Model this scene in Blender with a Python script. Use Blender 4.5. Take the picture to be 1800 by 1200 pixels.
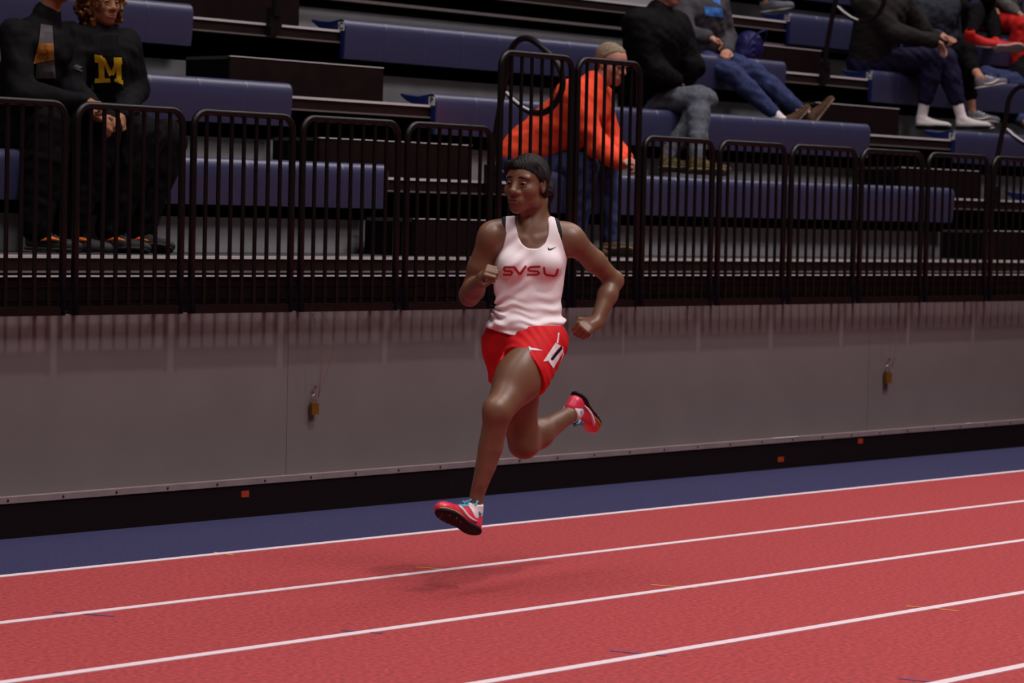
import bpy, bmesh, math, random
import numpy as np
from mathutils import Vector, Matrix
from mathutils.bvhtree import BVHTree
random.seed(7)
for o in list(bpy.data.objects): bpy.data.objects.remove(o, do_unlink=True)
scene = bpy.context.scene
C = scene.collection

# ------------------------------------------------------------------ camera
YAW, PIT, ROL = (math.radians(a) for a in (49.45, 2.50, 1.28))
CAMH, FPX = 1.555, 5000.0
F_ = np.array([math.sin(YAW)*math.cos(PIT), math.cos(YAW)*math.cos(PIT), -math.sin(PIT)])
R0 = np.array([math.cos(YAW), -math.sin(YAW), 0.0])
U0 = np.cross(R0, F_)
R_ = R0*math.cos(ROL) + U0*math.sin(ROL)
U_ = -R0*math.sin(ROL) + U0*math.cos(ROL)
CAM = np.array([0, 0, CAMH])
cd = bpy.data.cameras.new('camera'); cam = bpy.data.objects.new('camera', cd); C.objects.link(cam)
cd.sensor_width = 36.0; cd.lens = FPX*36/1800; cd.clip_end = 200
M = Matrix((R_, U_, -F_)).transposed().to_4x4(); M.translation = CAM
cam.matrix_world = M
cd.dof.use_dof = True; cd.dof.focus_distance = 12.0; cd.dof.aperture_fstop = 5.0
scene.camera = cam

# ------------------------------------------------------------------ light
w = bpy.data.worlds.new('world'); scene.world = w; w.use_nodes = True
bg = w.node_tree.nodes['Background']; bg.inputs[0].default_value = (1.0, 0.93, 0.95, 1); bg.inputs[1].default_value = 0.02
def lamp(name, kind, energy, loc, rot=(0, 0, 0), color=(1, .93, .93), **kw):
    d = bpy.data.lights.new(name, kind); d.energy = energy; d.color = color
    for k, v in kw.items(): setattr(d, k, v)
    o = bpy.data.objects.new(name, d); C.objects.link(o); o.location = loc; o.rotation_euler = rot
    return o
# high-bay lighting of the hall: a steep main direction plus banks of lamps under the roof over the track
LK, LA = .74, .235
lamp('high_bay_main', 'SUN', 1.25*LK, (10, 4, 14), (math.radians(21.8), 0, 0), angle=math.radians(2.2))
for i, (x, y, e) in enumerate(((2.5, 2.0, 700), (9.0, 1.0, 700), (15.0, 4.5, 600))):
    lamp('high_bay_bank', 'AREA', e*LA, (x, y, 10.5), (math.radians(18), 0, 0), shape='RECTANGLE', size=4.0, size_y=2.0, spread=math.radians(86))
lamp('high_bay_row', 'AREA', 1500, (14, 9.5, 12), (0, 0, 0), shape='RECTANGLE', size=30.0, size_y=3.0)
vs = scene.view_settings
vs.view_transform = 'Standard'; vs.look = 'None'; vs.exposure = 0.0; vs.gamma = 1.0; vs.use_curve_mapping = False

# ------------------------------------------------------------------ helpers
def at(x, y, Y):
    d = F_ + R_*(x-900)/FPX + U_*(600-y)/FPX
    return CAM + d*(Y/d[1])
def lin(*c):
    return tuple(((v/255)/12.92 if v/255 <= .04045 else ((v/255+.055)/1.055)**2.4) for v in c)
MATS = {}
def mat(name, col, rough=.6, metal=0.0, var=.12, scale=30.0, bump=0.0, bscale=120.0, spec=.15, sheen=0.0, stretch=(1, 1, 1), coat=0.0):
    if name in MATS: return MATS[name]
    m = bpy.data.materials.new(name); m.use_nodes = True; nt = m.node_tree
    p = nt.nodes['Principled BSDF']
    tc = nt.nodes.new('ShaderNodeTexCoord'); mp = nt.nodes.new('ShaderNodeMapping'); mp.inputs['Scale'].default_value = stretch
    nt.links.new(tc.outputs['Object'], mp.inputs[0])
    n = nt.nodes.new('ShaderNodeTexNoise'); n.inputs['Scale'].default_value = scale; n.inputs['Detail'].default_value = 4
    nt.links.new(mp.outputs[0], n.inputs['Vector'])
    r = nt.nodes.new('ShaderNodeValToRGB')
    r.color_ramp.elements[0].position = .3; r.color_ramp.elements[1].position = .7
    r.color_ramp.elements[0].color = tuple(c*(1-var) for c in col)+(1,)
    r.color_ramp.elements[1].color = tuple(min(1, c*(1+var)) for c in col)+(1,)
    nt.links.new(n.outputs['Fac'], r.inputs[0]); nt.links.new(r.outputs[0], p.inputs['Base Color'])
    p.inputs['Roughness'].default_value = rough; p.inputs['Metallic'].default_value = metal
    p.inputs['Specular IOR Level'].default_value = spec
    if sheen: p.inputs['Sheen Weight'].default_value = sheen
    if coat: p.inputs['Coat Weight'].default_value = coat
    if bump:
        b = nt.nodes.new('ShaderNodeBump'); b.inputs['Strength'].default_value = bump; b.inputs['Distance'].default_value = .01
        n2 = nt.nodes.new('ShaderNodeTexNoise'); n2.inputs['Scale'].default_value = bscale; n2.inputs['Detail'].default_value = 3
        nt.links.new(mp.outputs[0], n2.inputs['Vector'])
        nt.links.new(n2.outputs['Fac'], b.inputs['Height']); nt.links.new(b.outputs[0], p.inputs['Normal'])
    MATS[name] = m
    return m
def link(name, me, m, parent=None, smooth=False):
    if m is not None and not me.materials: me.materials.append(m)
    o = bpy.data.objects.new(name, me); C.objects.link(o)
    if parent is not None: o.parent = parent
    if smooth and len(me.polygons): me.polygons.foreach_set('use_smooth', [True]*len(me.polygons))
    return o
def tag(o, label=None, cat=None, group=None, kind=None):
    if label: o['label'] = label
    if cat: o['category'] = cat
    if group: o['group'] = group
    if kind: o['kind'] = kind
    return o
def empty(name, loc, label=None, cat=None, group=None):
    o = bpy.data.objects.new(name, None); C.objects.link(o); o.location = loc; o.empty_display_size = .1
    return tag(o, label, cat, group)
def mesh_np(name, v, q):
    me = bpy.data.meshes.new(name)
    v = np.asarray(v, np.float32); q = np.asarray(q, np.int32)
    k = q.shape[1]
    me.vertices.add(len(v)); me.vertices.foreach_set('co', v.ravel())
    me.loops.add(q.size); me.loops.foreach_set('vertex_index', q.ravel())
    me.polygons.add(len(q)); me.polygons.foreach_set('loop_start', np.arange(0, q.size, k, dtype=np.int32))
    me.update(calc_edges=True); me.validate()
    return me
class MB:
    """collects boxes, prisms and tubes, then links them as ONE mesh"""
    def __init__(s): s.v = []; s.f = []
    def box(s, x0, x1, y0, y1, z0, z1):
        b = len(s.v)
        s.v += [(x, y, z) for z in (z0, z1) for y in (y0, y1) for x in (x0, x1)]
        s.f += [tuple(b+i for i in q) for q in ((0, 2, 3, 1), (4, 5, 7, 6), (0, 1, 5, 4), (2, 6, 7, 3), (0, 4, 6, 2), (1, 3, 7, 5))]
        return s
    def prism_x(s, prof, xs, scales=None):
        """closed profile [(y,z)] lofted along x positions"""
        n = len(prof); b = len(s.v)
        cy = sum(p[0] for p in prof)/n; cz = sum(p[1] for p in prof)/n
        for i, x in enumerate(xs):
            sc = scales[i] if scales else 1.0
            s.v += [(x, cy+(y-cy)*sc, cz+(z-cz)*sc) for y, z in prof]
        for i in range(len(xs)-1):
            for j in range(n):
                k = (j+1) % n
                s.f.append((b+i*n+j, b+i*n+k, b+(i+1)*n+k, b+(i+1)*n+j))
        s.f.append(tuple(b+j for j in range(n))[::-1]); s.f.append(tuple(b+(len(xs)-1)*n+j for j in range(n)))
        return s
    def tube(s, pts, r, n=8, closed=False):
        pts = [Vector(p) for p in pts]; b = len(s.v); N = len(pts); ref = None
        rr = r if isinstance(r, (list, tuple)) else [r]*N
        for i, p in enumerate(pts):
            a = pts[(i-1) % N] if (closed or i > 0) else p
            c = pts[(i+1) % N] if (closed or i < N-1) else p
            t = (c-a).normalized()
            if ref is None: ref = t.orthogonal().normalized()
            ref = (ref - t*ref.dot(t)).normalized(); bi = t.cross(ref)
            for j in range(n):
                th = 2*math.pi*j/n
                s.v.append(tuple(p + (ref*math.cos(th)+bi*math.sin(th))*rr[i]))
        for i in range(N if closed else N-1):
            i2 = (i+1) % N
            for j in range(n):
                k = (j+1) % n
                s.f.append((b+i*n+j, b+i*n+k, b+i2*n+k, b+i2*n+j))
        if not closed:
            s.f.append(tuple(b+j for j in range(n))[::-1]); s.f.append(tuple(b+(N-1)*n+j for j in range(n)))
        return s
    def mesh(s, name):
        me = bpy.data.meshes.new(name); me.from_pydata([tuple(map(float, p)) for p in s.v], [], s.f); me.update(); me.validate(); return me
    def build(s, name, m, parent=None, smooth=False):
        me = s.mesh(name)
        bm = bmesh.new(); bm.from_mesh(me); bmesh.ops.recalc_face_normals(bm, faces=bm.faces); bm.to_mesh(me); bm.free()
        return link(name, me, m, parent, smooth)
def auto_smooth(o, ang=40):
    me = o.data
    me.polygons.foreach_set('use_smooth', [True]*len(me.polygons))
    bm = bmesh.new(); bm.from_mesh(me)
    for e in bm.edges:
        if len(e.link_faces) == 2 and e.calc_face_angle(0) > math.radians(ang): e.smooth = False
    bm.to_mesh(me); bm.free()
    return o

# ------------------------------------------------------------------ implicit surfaces for bodies and cloth
class SDF:
    def __init__(s, lo, hi, step, fine=(), fstep=None):
        s.ax = []
        for d in range(3):
            a = [lo[d]]
            while a[-1] < hi[d]:
                x = a[-1]; st = step
                for fl, fh in fine:
                    if fl[d]-.01 <= x <= fh[d]: st = fstep
                a.append(x+st)
            s.ax.append(np.array(a, np.float32))
        s.f = np.full([len(a) for a in s.ax], 1.0, np.float32)
    def _sl(s, lo, hi):
        sl = []
        for d in range(3):
            i = max(0, int(np.searchsorted(s.ax[d], lo[d]))-1); j = min(len(s.ax[d]), int(np.searchsorted(s.ax[d], hi[d]))+1)
            if j <= i: return None
            sl.append(slice(i, j))
        return tuple(sl)
    def _grid(s, sl):
        return (s.ax[0][sl[0]][:, None, None], s.ax[1][sl[1]][None, :, None], s.ax[2][sl[2]][None, None, :])
    def _comb(s, sl, d, k, op):
        f = s.f[sl]
        if op == 'u':
            h = np.maximum(k-np.abs(f-d), 0)/k; s.f[sl] = np.minimum(f, d)-h*h*k*.25
        elif op == 's':
            d = -d; h = np.maximum(k-np.abs(f-d), 0)/k; s.f[sl] = np.maximum(f, d)+h*h*k*.25
    def cone(s, a, b, ra, rb, k=.02, op='u'):
        a = np.asarray(a, float); b = np.asarray(b, float); m = max(ra, rb)+k+.02
        sl = s._sl(np.minimum(a, b)-m, np.maximum(a, b)+m)
        if sl is None: return s
        X, Y, Z = s._grid(sl); ab = b-a; L = max(ab@ab, 1e-9)
        t = np.clip(((X-a[0])*ab[0]+(Y-a[1])*ab[1]+(Z-a[2])*ab[2])/L, 0, 1)
        d = np.sqrt((X-a[0]-t*ab[0])**2+(Y-a[1]-t*ab[1])**2+(Z-a[2]-t*ab[2])**2)-(ra+(rb-ra)*t)
        s._comb(sl, d.astype(np.float32), k, op); return s
    def ell(s, c, r, Mx=None, k=.02, op='u'):
        c = np.asarray(c, float); r = np.asarray(r, float); m = r.max()+k+.02
        sl = s._sl(c-m, c+m)
        if sl is None: return s
        X, Y, Z = s._grid(sl); X = X-c[0]; Y = Y-c[1]; Z = Z-c[2]
        if Mx is None: Mx = np.eye(3)
        q = [(X*Mx[i][0]+Y*Mx[i][1]+Z*Mx[i][2]) for i in range(3)]
        k0 = np.sqrt(sum((q[i]/r[i])**2 for i in range(3)))
        k1 = np.sqrt(sum((q[i]/r[i]**2)**2 for i in range(3)))+1e-9
        d = k0*(k0-1)/k1
        s._comb(sl, d.astype(np.float32), k, op); return s
    def cut(s, fn, k=.004):
        """keep where fn(X,Y,Z) < 0"""
        X, Y, Z = np.meshgrid(*s.ax, indexing='ij', sparse=True)
        d = (fn(X, Y, Z)+np.zeros_like(s.f)).astype(np.float32)
        h = np.maximum(k-np.abs(s.f-d), 0)/k; s.f = np.maximum(s.f, d)+h*h*k*.25
        return s
    def disp(s, fn):
        X, Y, Z = np.meshgrid(*s.ax, indexing='ij', sparse=True)
        s.f = (s.f+fn(X, Y, Z)).astype(np.float32); return s
    def mesh(s, name, smooth=1):
        f = s.f; ax = s.ax; n = f.shape
        ins = (f < 0).astype(np.uint8)
        c = np.zeros([d-1 for d in n], np.uint8)
        for i in (0, 1):
            for j in (0, 1):
                for k in (0, 1): c += ins[i:n[0]-1+i, j:n[1]-1+j, k:n[2]-1+k]
        ids = np.flatnonzero((c > 0) & (c < 8)); cs = c.shape
        ci, cj, ck = np.unravel_index(ids, cs)
        P = np.zeros((len(ids), 3)); cnt = np.zeros(len(ids))
        cor = [(i, j, k) for i in (0, 1) for j in (0, 1) for k in (0, 1)]
        for A in cor:
            for d in range(3):
                if A[d]: continue
                B = list(A); B[d] = 1
                fa = f[ci+A[0], cj+A[1], ck+A[2]]; fb = f[ci+B[0], cj+B[1], ck+B[2]]
                m = (fa < 0) != (fb < 0); t = np.where(m, fa/np.where(m, fa-fb, 1), 0)
                pa = np.stack([ax[0][ci+A[0]], ax[1][cj+A[1]], ax[2][ck+A[2]]], 1)
                pb = np.stack([ax[0][ci+B[0]], ax[1][cj+B[1]], ax[2][ck+B[2]]], 1)
                P += np.where(m[:, None], pa+(pb-pa)*t[:, None], 0); cnt += m
        P /= np.maximum(cnt, 1)[:, None]
        Q = []
        for d in range(3):
            e1, e2 = (d+1) % 3, (d+2) % 3
            a = [slice(None)]*3; b = [slice(None)]*3
            a[d] = slice(0, n[d]-1); b[d] = slice(1, n[d])
            diff = ins[tuple(a)] != ins[tuple(b)]
            ii = np.stack(np.nonzero(diff), 1)
            ok = (ii[:, e1] > 0) & (ii[:, e1] < n[e1]-1) & (ii[:, e2] > 0) & (ii[:, e2] < n[e2]-1)
            ii = ii[ok]
            if not len(ii): continue
            inside = ins[ii[:, 0], ii[:, 1], ii[:, 2]] == 1
            q = []
            for o1, o2 in ((-1, -1), (0, -1), (0, 0), (-1, 0)):
                cc = ii.copy(); cc[:, e1] += o1; cc[:, e2] += o2
                q.append(np.searchsorted(ids, np.ravel_multi_index((cc[:, 0], cc[:, 1], cc[:, 2]), cs)))
            q = np.stack(q, 1); q[~inside] = q[~inside][:, ::-1]
            Q.append(q)
        Q = np.concatenate(Q)
        for _ in range(smooth):
            acc = np.zeros_like(P); cn = np.zeros(len(P))
            for i in range(4):
                np.add.at(acc, Q[:, i], P[Q[:, (i+1) % 4]]); np.add.at(acc, Q[:, (i+1) % 4], P[Q[:, i]])
                np.add.at(cn, Q[:, i], 1); np.add.at(cn, Q[:, (i+1) % 4], 1)
            P = P*.45+.55*acc/np.maximum(cn, 1)[:, None]
        me = mesh_np(name, P, Q)
        me.polygons.foreach_set('use_smooth', [True]*len(me.polygons))
        return me
def nrm(v): v = np.asarray(v, float); return v/max(np.linalg.norm(v), 1e-9)

# ------------------------------------------------------------------ materials
m_track = mat('track_red', (.305, .043, .046), .85, var=.30, scale=46, bump=.35, bscale=260)
m_blue = mat('track_blue', (.029, .0275, .074), .85, var=.22, scale=60, bump=.35, bscale=260)
m_line = mat('lane_paint', (.60, .49, .52), .7, var=.06, scale=80)
m_tick_y = mat('tick_yellow', (.55, .25, .05), .7)
m_tick_b = mat('tick_blue', (.09, .06, .16), .7)
m_wall = mat('wall_grey', (.165, .138, .138), .6, var=.05, scale=3)
m_base = mat('base_black', (.0065, .0022, .0030), .65, var=.2, scale=8)
m_trim = mat('trim_strip', (.22, .16, .165), .5, var=.1, scale=12)
m_screw = mat('screw_dark', (.05, .04, .04), .4, metal=.8)
m_orange = mat('sticker_orange', (.32, .040, .012), .5)
m_fence = mat('fence_black', (.0035, .0018, .0020), .38, var=.15, scale=20, spec=.28)
m_alu = mat('nosing_aluminium', (.55, .50, .53), .45, metal=0.0, var=.08, scale=6, stretch=(.2, 1, 1))
m_rail = mat('rail_brown', (.014, .007, .007), .45, var=.15, scale=8)
m_flange = mat('flange_grey', (.14, .11, .11), .45, var=.1)
m_deck = mat('deck_grey', (.045, .040, .040), .7, var=.15, scale=10)
m_panel = mat('riser_grey', (.42, .405, .43), .6, var=.08, scale=7)
m_dark = mat('under_black', (.003, .0025, .0025), .9, var=.2, spec=.05)
m_step = mat('step_brown', (.009, .0035, .0035), .6, var=.25, spec=.08, scale=9)
m_stepside = mat('step_side', (.003, .0025, .0025), .8, spec=.05)
m_seat = mat('seat_blue', (.028, .029, .082), .40, var=.06, scale=9, spec=1.0)
m_seatend = mat('seat_end_blue', (.008, .016, .085), .5, var=.06)
m_plate = mat('plate_white', (.55, .52, .50), .5, var=.03)
m_ink = mat('ink_grey', (.02, .018, .018), .6)
m_hrail = mat('handrail_black', (.010, .007, .008), .3, var=.1)
m_hsheen = mat('handrail_sheen', (.62, .58, .62), .4, var=.05)
m_brass = mat('brass', (.22, .11, .02), .4, metal=.6)
m_steel = mat('steel', (.45, .43, .42), .3, metal=.9)

# ------------------------------------------------------------------ setting: track, wall
YW = 10.43
def struct(name, mb, m): return tag(mb.build(name, m), kind='structure')
f = struct('floor', MB().box(-4, 34, -4, 9.322, -.12, 0), m_track)
f['label'] = 'red rubber running track surface'
o = struct('floor_margin', MB().box(-4, 34, 9.322, 10.60, -.12, 0), m_blue)
o['label'] = 'dark blue rubber strip between track and wall'
names = ['outermost white lane line bordering the blue strip', 'second white lane line from the wall, above the runner shadow', 'third white lane line from the wall, below the runner shadow', 'fourth white lane line from the wall', 'white lane line nearest the camera in the bottom right corner']
for i in range(5):
    y = 9.347-1.05*i
    o = MB().box(-4, 34, y-.025, y+.025, .0, .0025).build('lane_line', m_line)
    tag(o, names[i], 'lane line', 'lane lines')
ticks = [((9.247, 8.445), (9.326, 8.252), 'y', 'yellow tick across the second lane line, left of the runner'), ((9.586, 7.392), (9.651, 7.195), 'y', 'yellow tick across the third lane line, right of the runner'),
         ((9.877, 6.296), (9.915, 6.068), 'y', 'yellow tick across the fourth lane line at right'), ((8.933, 9.40), (8.924, 9.262), 'y', 'yellow tick under the outermost lane line at left'),
         ((7.134, 8.395), (7.233, 8.158), 'b', 'blue tick across the second lane line at far left'), ((7.626, 7.332), (7.69, 7.182), 'b', 'blue tick across the third lane line, lower left'),
         ((8.001, 6.346), (8.061, 6.136), 'b', 'blue tick across the fourth lane line, bottom middle'), ((8.273, 5.29), (8.292, 5.17), 'b', 'blue tick beside the nearest lane line, bottom right')]
for (a, b, c, lb) in ticks:
    d = Vector((b[0]-a[0], b[1]-a[1])).normalized()*1.0; n = Vector((-d.y, d.x))*.008
    mb = MB(); mb.v = [(a[0]+n.x, a[1]+n.y, .001), (a[0]-n.x, a[1]-n.y, .001), (b[0]-n.x, b[1]-n.y, .001), (b[0]+n.x, b[1]+n.y, .001)]
    mb.v += [(x, y, .002) for x, y, z in mb.v]; mb.f = [(0, 1, 2, 3), (4, 7, 6, 5), (0, 4, 5, 1), (1, 5, 6, 2), (2, 6, 7, 3), (3, 7, 4, 0)]
    tag(mb.build('track_tick', m_tick_y if c == 'y' else m_tick_b), lb, 'track marking', 'lane tick marks')

wall = bpy.data.objects.new('wall_back', None); C.objects.link(wall); tag(wall, 'grey panelled barrier wall below the guardrail', kind='structure')
xs = [-4, at(503, 800, YW)[0], at(1525, 720, YW)[0], 34]
for i in range(3):
    MB().box(xs[i]+.0015, xs[i+1]-.0015, YW, YW+.25, .19, 1.045).build('wall_panel', m_wall, wall)
MB().box(-4, 34, YW+.02, YW+.24, 0, .19).build('wall_core', m_dark, wall)
o = struct('baseboard_back', MB().box(-4, 34, 10.389, YW+.02, 0, .166), m_base); o['label'] = 'black base board along the foot of the wall'
trim = bpy.data.objects.new('trim_1', None); C.objects.link(trim); tag(trim, 'pale screwed strip on top of the base board', kind='structure')
MB().box(-4, 34, 10.383, YW, .166, .196).build('strip', m_trim, trim)
sc = MB().tube([(0, 0, 0), (0, -.003, 0)], .006, 8).mesh('screw')
for i in range(40):
    o = link('screw', sc, m_screw, trim); o.location = (7.2+i*.335, 10.383, .181)
    for_me = o
for i, (x0, x1, z0, z1, lb) in enumerate(((10.054, 10.107, .103, .136, 'orange sticker on the black base board at left'), (14.755, 14.819, .044, .076, 'lower of the two orange stickers on the base board at right'), (15.661, 15.716, .119, .152, 'upper orange sticker on the base board at right'))):
    tag(MB().box(x0, x1, 10.3865, 10.389, z0, z1).build('sticker', m_orange), lb, 'sticker', 'orange stickers')
for i, (x0, x1, lb) in enumerate(((14.70, 14.98, 'longest scrap of white tape on the pale strip at right'), (17.0, 17.06, 'short scrap of white tape on the pale strip, far right'))):
    tag(MB().box(x0, x1, 10.381, 10.40, .196, .199).build('tape_scrap', m_plate), lb, 'tape', 'tape scraps')

# ------------------------------------------------------------------ bleachers
YN = [10.75+.78*k for k in range(6)]
ZN = [1.32, 1.775, 2.262, 2.758, 3.248, 3.738]
XL, XR = 5.0, 27.0
tn = ['lowest bleacher tier just behind the guardrail', 'second bleacher tier carrying the lowest blue benches', 'third bleacher tier carrying the middle blue benches', 'fourth bleacher tier carrying the upper blue benches', 'fifth bleacher tier at the top of the picture', 'highest bleacher tier above the picture edge']
for k in range(6):
    y, z = YN[k], ZN[k]
    t = empty('bleacher_tier', (0, y, z-.4), tn[k], 'bleacher', 'bleacher tiers')
    off = Vector((0, -y, -(z-.4)))
    def part(nm, mb, m):
        o = mb.build(nm, m, t); o.location = off; return o
    part('deck', MB().box(XL, XR, y+.05, y+.78+.119, z-.03, z-.002), m_deck)
    part('nosing', MB().box(XL, XR, y, y+.05, z-.015, z), m_alu)
    part('front_rail', MB().box(XL, XR, y+.008, y+.05, z-.076, z-.015), m_rail)
    part('flange', MB().box(XL, XR, y-.002, y+.05, z-.086, z-.076), m_flange)
    if k > 0:
        pt = (0, 1.518, 1.993, 2.49, 2.98, 3.47)[k]
        part('riser_panel', MB().box(XL, XR, y+.12, y+.14, ZN[k-1], pt), m_panel)
        part('riser_void_board', MB().box(XL, XR, y+.20, y+.22, ZN[k-1]-.02, z-.031), m_dark)  # dark aisle riser; under benches a black sheet standing for the shadowed void
        if k == 4: part('cross_bar', MB().box(XL, XR, y+.02, y+.05, 3.035, 3.056), m_flange)
    else:
        part('front_board', MB().box(XL, XR, y+.02, y+.05, 1.045, z-.086), m_rail)
        part('ledge_angle', MB().box(XL, XR, y-.05, y+.02, 1.214, 1.220), m_alu)
        part('lower_board', MB().box(XL, XR, y-.04, y+.02, 1.045, 1.214), m_step)
        for zz in (1.10, 1.165): part('batten', MB().box(XL, XR, y-.044, y-.04, zz, zz+.003), m_rail)
o = struct('floor_walkway', MB().box(XL, XR, YW+.05, 10.85, .98, 1.045), m_deck); o['label'] = 'narrow dark walkway behind the guardrail'
struct('wall_hall', MB().box(XL-6, XR+6, 15.9, 16.0, 0, 9), m_dark)['label'] = 'dark hall wall behind the bleachers'

# seat module: lofted profile (y from front, z from seat top)
prof = [(.018, -.262), (.010, -.20), (.003, -.11), (0, -.060), (.003, -.040), (.010, -.022), (.020, -.010), (.034, -.002), (.048, 0), (.08, -.005), (.16, -.016), (.26, -.006), (.315, .004), (.322, -.004), (.30, -.02), (.26, -.045), (.20, -.066), (.10, -.070), (.046, -.072), (.044, -.262)]
MWD = .385
sm = MB().prism_x(prof, [0, .003, .010, .03, .10, MWD-.10, MWD-.03, MWD-.010, MWD-.003, MWD-.0005], [.965, .985, .996, 1.0, .997, .997, 1.0, .996, .985, .965]).mesh('seat_module')
bm = bmesh.new(); bm.from_mesh(sm); bmesh.ops.recalc_face_normals(bm, faces=bm.faces)
for e in bm.edges:
    if len(e.link_faces) == 2 and e.calc_face_angle(0) > math.radians(50): e.smooth = False
for f_ in bm.faces: f_.smooth = True
bm.to_mesh(sm); bm.free(); sm.materials.append(m_seat)
endprof = [(y+(.004 if y < .01 else 0), z-.002) for y, z in prof]
def text_mesh(body, size, m, name, parent, loc, rot, ext=.001, bold=0.0):
    cu = bpy.data.curves.new(name, 'FONT'); cu.body = body; cu.size = size; cu.align_x = 'CENTER'; cu.align_y = 'CENTER'; cu.extrude = ext; cu.offset = bold
    tmp = bpy.data.objects.new('tmp_text', cu); C.objects.link(tmp)
    dg = bpy.context.evaluated_depsgraph_get(); dg.update()
    me = bpy.data.meshes.new_from_object(tmp.evaluated_get(dg)); bpy.data.objects.remove(tmp)
    me.materials.clear()
    o = link(name, me, m, parent); o.location = loc; o.rotation_euler = rot
    return o
XA0, XA1, XB0, XB1 = 12.24, 13.53, 18.37, 19.74
def bench(k, x0, x1, anchor, letter, label):
    """anchor 'l' / 'r': from which end the modules are laid"""
    y, z = YN[k]-.05, ZN[k]+.074
    n = max(1, round((x1-x0)/MWD))
    b = empty('bench', (x0 if anchor == 'l' else x1, y, z), label, 'bench', 'blue bleacher benches')
    for i in range(n):
        o = link('seat_module', sm, None, b); o.location = ((i*MWD) if anchor == 'l' else (-(i+1)*MWD), 0, 0)
    e = MB().prism_x(endprof, [-.008, -.004, -.001], [.97, 1.0, 1.0])
    if anchor == 'l':
        eo = e.build('end_cap', m_seatend, b); eo['label'] = 'bright blue end cap'
        p = MB().box(-.0125, -.008, .012, .062, -.078, -.022).build('row_plate', m_plate, eo); p['label'] = 'small white row letter plate'
        # letter is read from the aisle side
        text_mesh(letter, .058, m_ink, 'row_letter', eo, (-.0135, .037, -.05), (math.pi/2, 0, -math.pi/2), .0006, .002)
    return b
bench(1, 7.62, XA0+.03, 'r', '', 'blue bench on the lowest row left of the first aisle')
bench(2, 7.6, XA0, 'r', '', 'blue bench on the middle row left of the first aisle')
bench(3, 8.0, XA0-.10, 'r', '', 'blue bench on the upper row in the top left corner')
bench(1, XA1, XB0, 'l', 'A', 'blue bench on the lowest row that the orange-jacketed man sits on')
bench(2, XA1+.01, XB0+.01, 'l', 'B', 'blue bench marked B on the middle row')
bench(3, XA1-.03, XB0, 'l', 'C', 'blue bench marked C on the upper row')
bench(1, XB1+.05, 25.6, 'l', 'A', 'blue bench on the lowest row right of the second aisle')
bench(2, XB1+.05, 25.6, 'l', 'B', 'blue bench under the white sneakers right of the second aisle')
bench(3, XB1, 25.6, 'l', 'C', 'blue bench under the woman in navy leggings')
bench(4, XB1-.08, 25.6, 'l', 'D', 'blue bench at the top edge right of the second aisle')
bench(5, XB1-.1, 25.6, 'l', 'E', 'blue bench above the top edge right of the second aisle')
# aisle steps
def step(k, x0, x1, zt, label):
    y1 = YN[k+1]+.0; y0 = YN[k+1]-.40; zb = ZN[k]
    s = empty('aisle_step', ((x0+x1)/2, y0, zb), label, 'step', 'aisle steps')
    off = (-(x0+x1)/2, -y0, -zb)
    for nm, mb, m in (('front_board', MB().box(x0, x1, y0, y0+.02, zb, zt-.006), m_step), ('tread', MB().box(x0, x1, y0+.012, y1-.005, zt-.02, zt-.001), m_deck),
                      ('edge_strip', MB().box(x0, x1, y0-.003, y0+.012, zt-.006, zt), m_alu),
                      ('side_board', MB().box(x0, x0+.018, y0+.02, y1-.005, zb, zt-.02), m_stepside), ('side_board', MB().box(x1-.018, x1, y0+.02, y1-.005, zb, zt-.02), m_stepside)):
        o = mb.build(nm, m, s); o.location = off
for k, zt in ((0, 1.537), (1, 2.005), (2, 2.505), (3, 2.99)):
    step(k, 12.12, 13.49, zt, ('lowest', 'second', 'third', 'fourth')[k]+' brown step block from the bottom in the left aisle')
    step(k, 18.42, 19.6, zt, ('lowest', 'second', 'third', 'fourth')[k]+' brown step block from the bottom in the right aisle')
# aisle handrails: hook shaped tubes standing on the nosing
def handrail(x, k, label):
    y, z = YN[k], ZN[k]
    t = empty('handrail', (x, y, z), label, 'handrail', 'aisle handrails')
    pts = [(0, -.022, .01), (0, -.035, .20), (0, -.08, .45), (0, -.125, .66)]
    cy, cz, r = -.30, .70, .185
    P = [Vector(p) for p in pts]
    prof = [(-.135, .74), (-.16, .80), (-.205, .85), (-.27, .868), (-.34, .85), (-.42, .80), (-.50, .74), (-.555, .67), (-.575, .60), (-.56, .53), (-.51, .46), (-.44, .42), (-.36, .415), (-.28, .44), (-.20, .49), (-.145, .535)]
    P += [Vector((0, a, b)) for a, b in prof]
    # smooth with Catmull-Rom
    S = []
    for i in range(len(P)-1):
        p0, p1, p2, p3 = P[max(i-1, 0)], P[i], P[i+1], P[min(i+2, len(P)-1)]
        for j in range(4):
            u = j/4
            S.append(.5*((2*p1)+(p2-p0)*u+(2*p0-5*p1+4*p2-p3)*u*u+(3*p1-p0-3*p2+p3)*u**3))
    S.append(P[-1])
    MB().tube(S, .020, 10).build('tube', m_hrail, t, True)
    # pale tube painting the reflection on the rail's underside return
    MB().tube([(-.019, a, b+.006) for a, b in ((-.145, .537), (-.20, .493), (-.28, .446), (-.345, .421))], .0085, 6).build('sheen_strip', m_hsheen, t)
    MB().box(-.05, .05, -.045, -.004, -.075, .045).build('clamp', m_hrail, t)
    MB().box(-.03, .03, -.055, .015, .045, .10).build('socket', m_hrail, t)
handrail(13.22, 1, 'black hooked handrail in the left aisle beside the tall guardrail panels')
handrail(12.86, 3, 'black handrail clamped to the upper tier at top left')
handrail(19.07, 3, 'black hooked handrail in front of the woman in dark grey jacket')
handrail(19.12, 1, 'black hooked handrail at the right edge of the picture')

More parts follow.
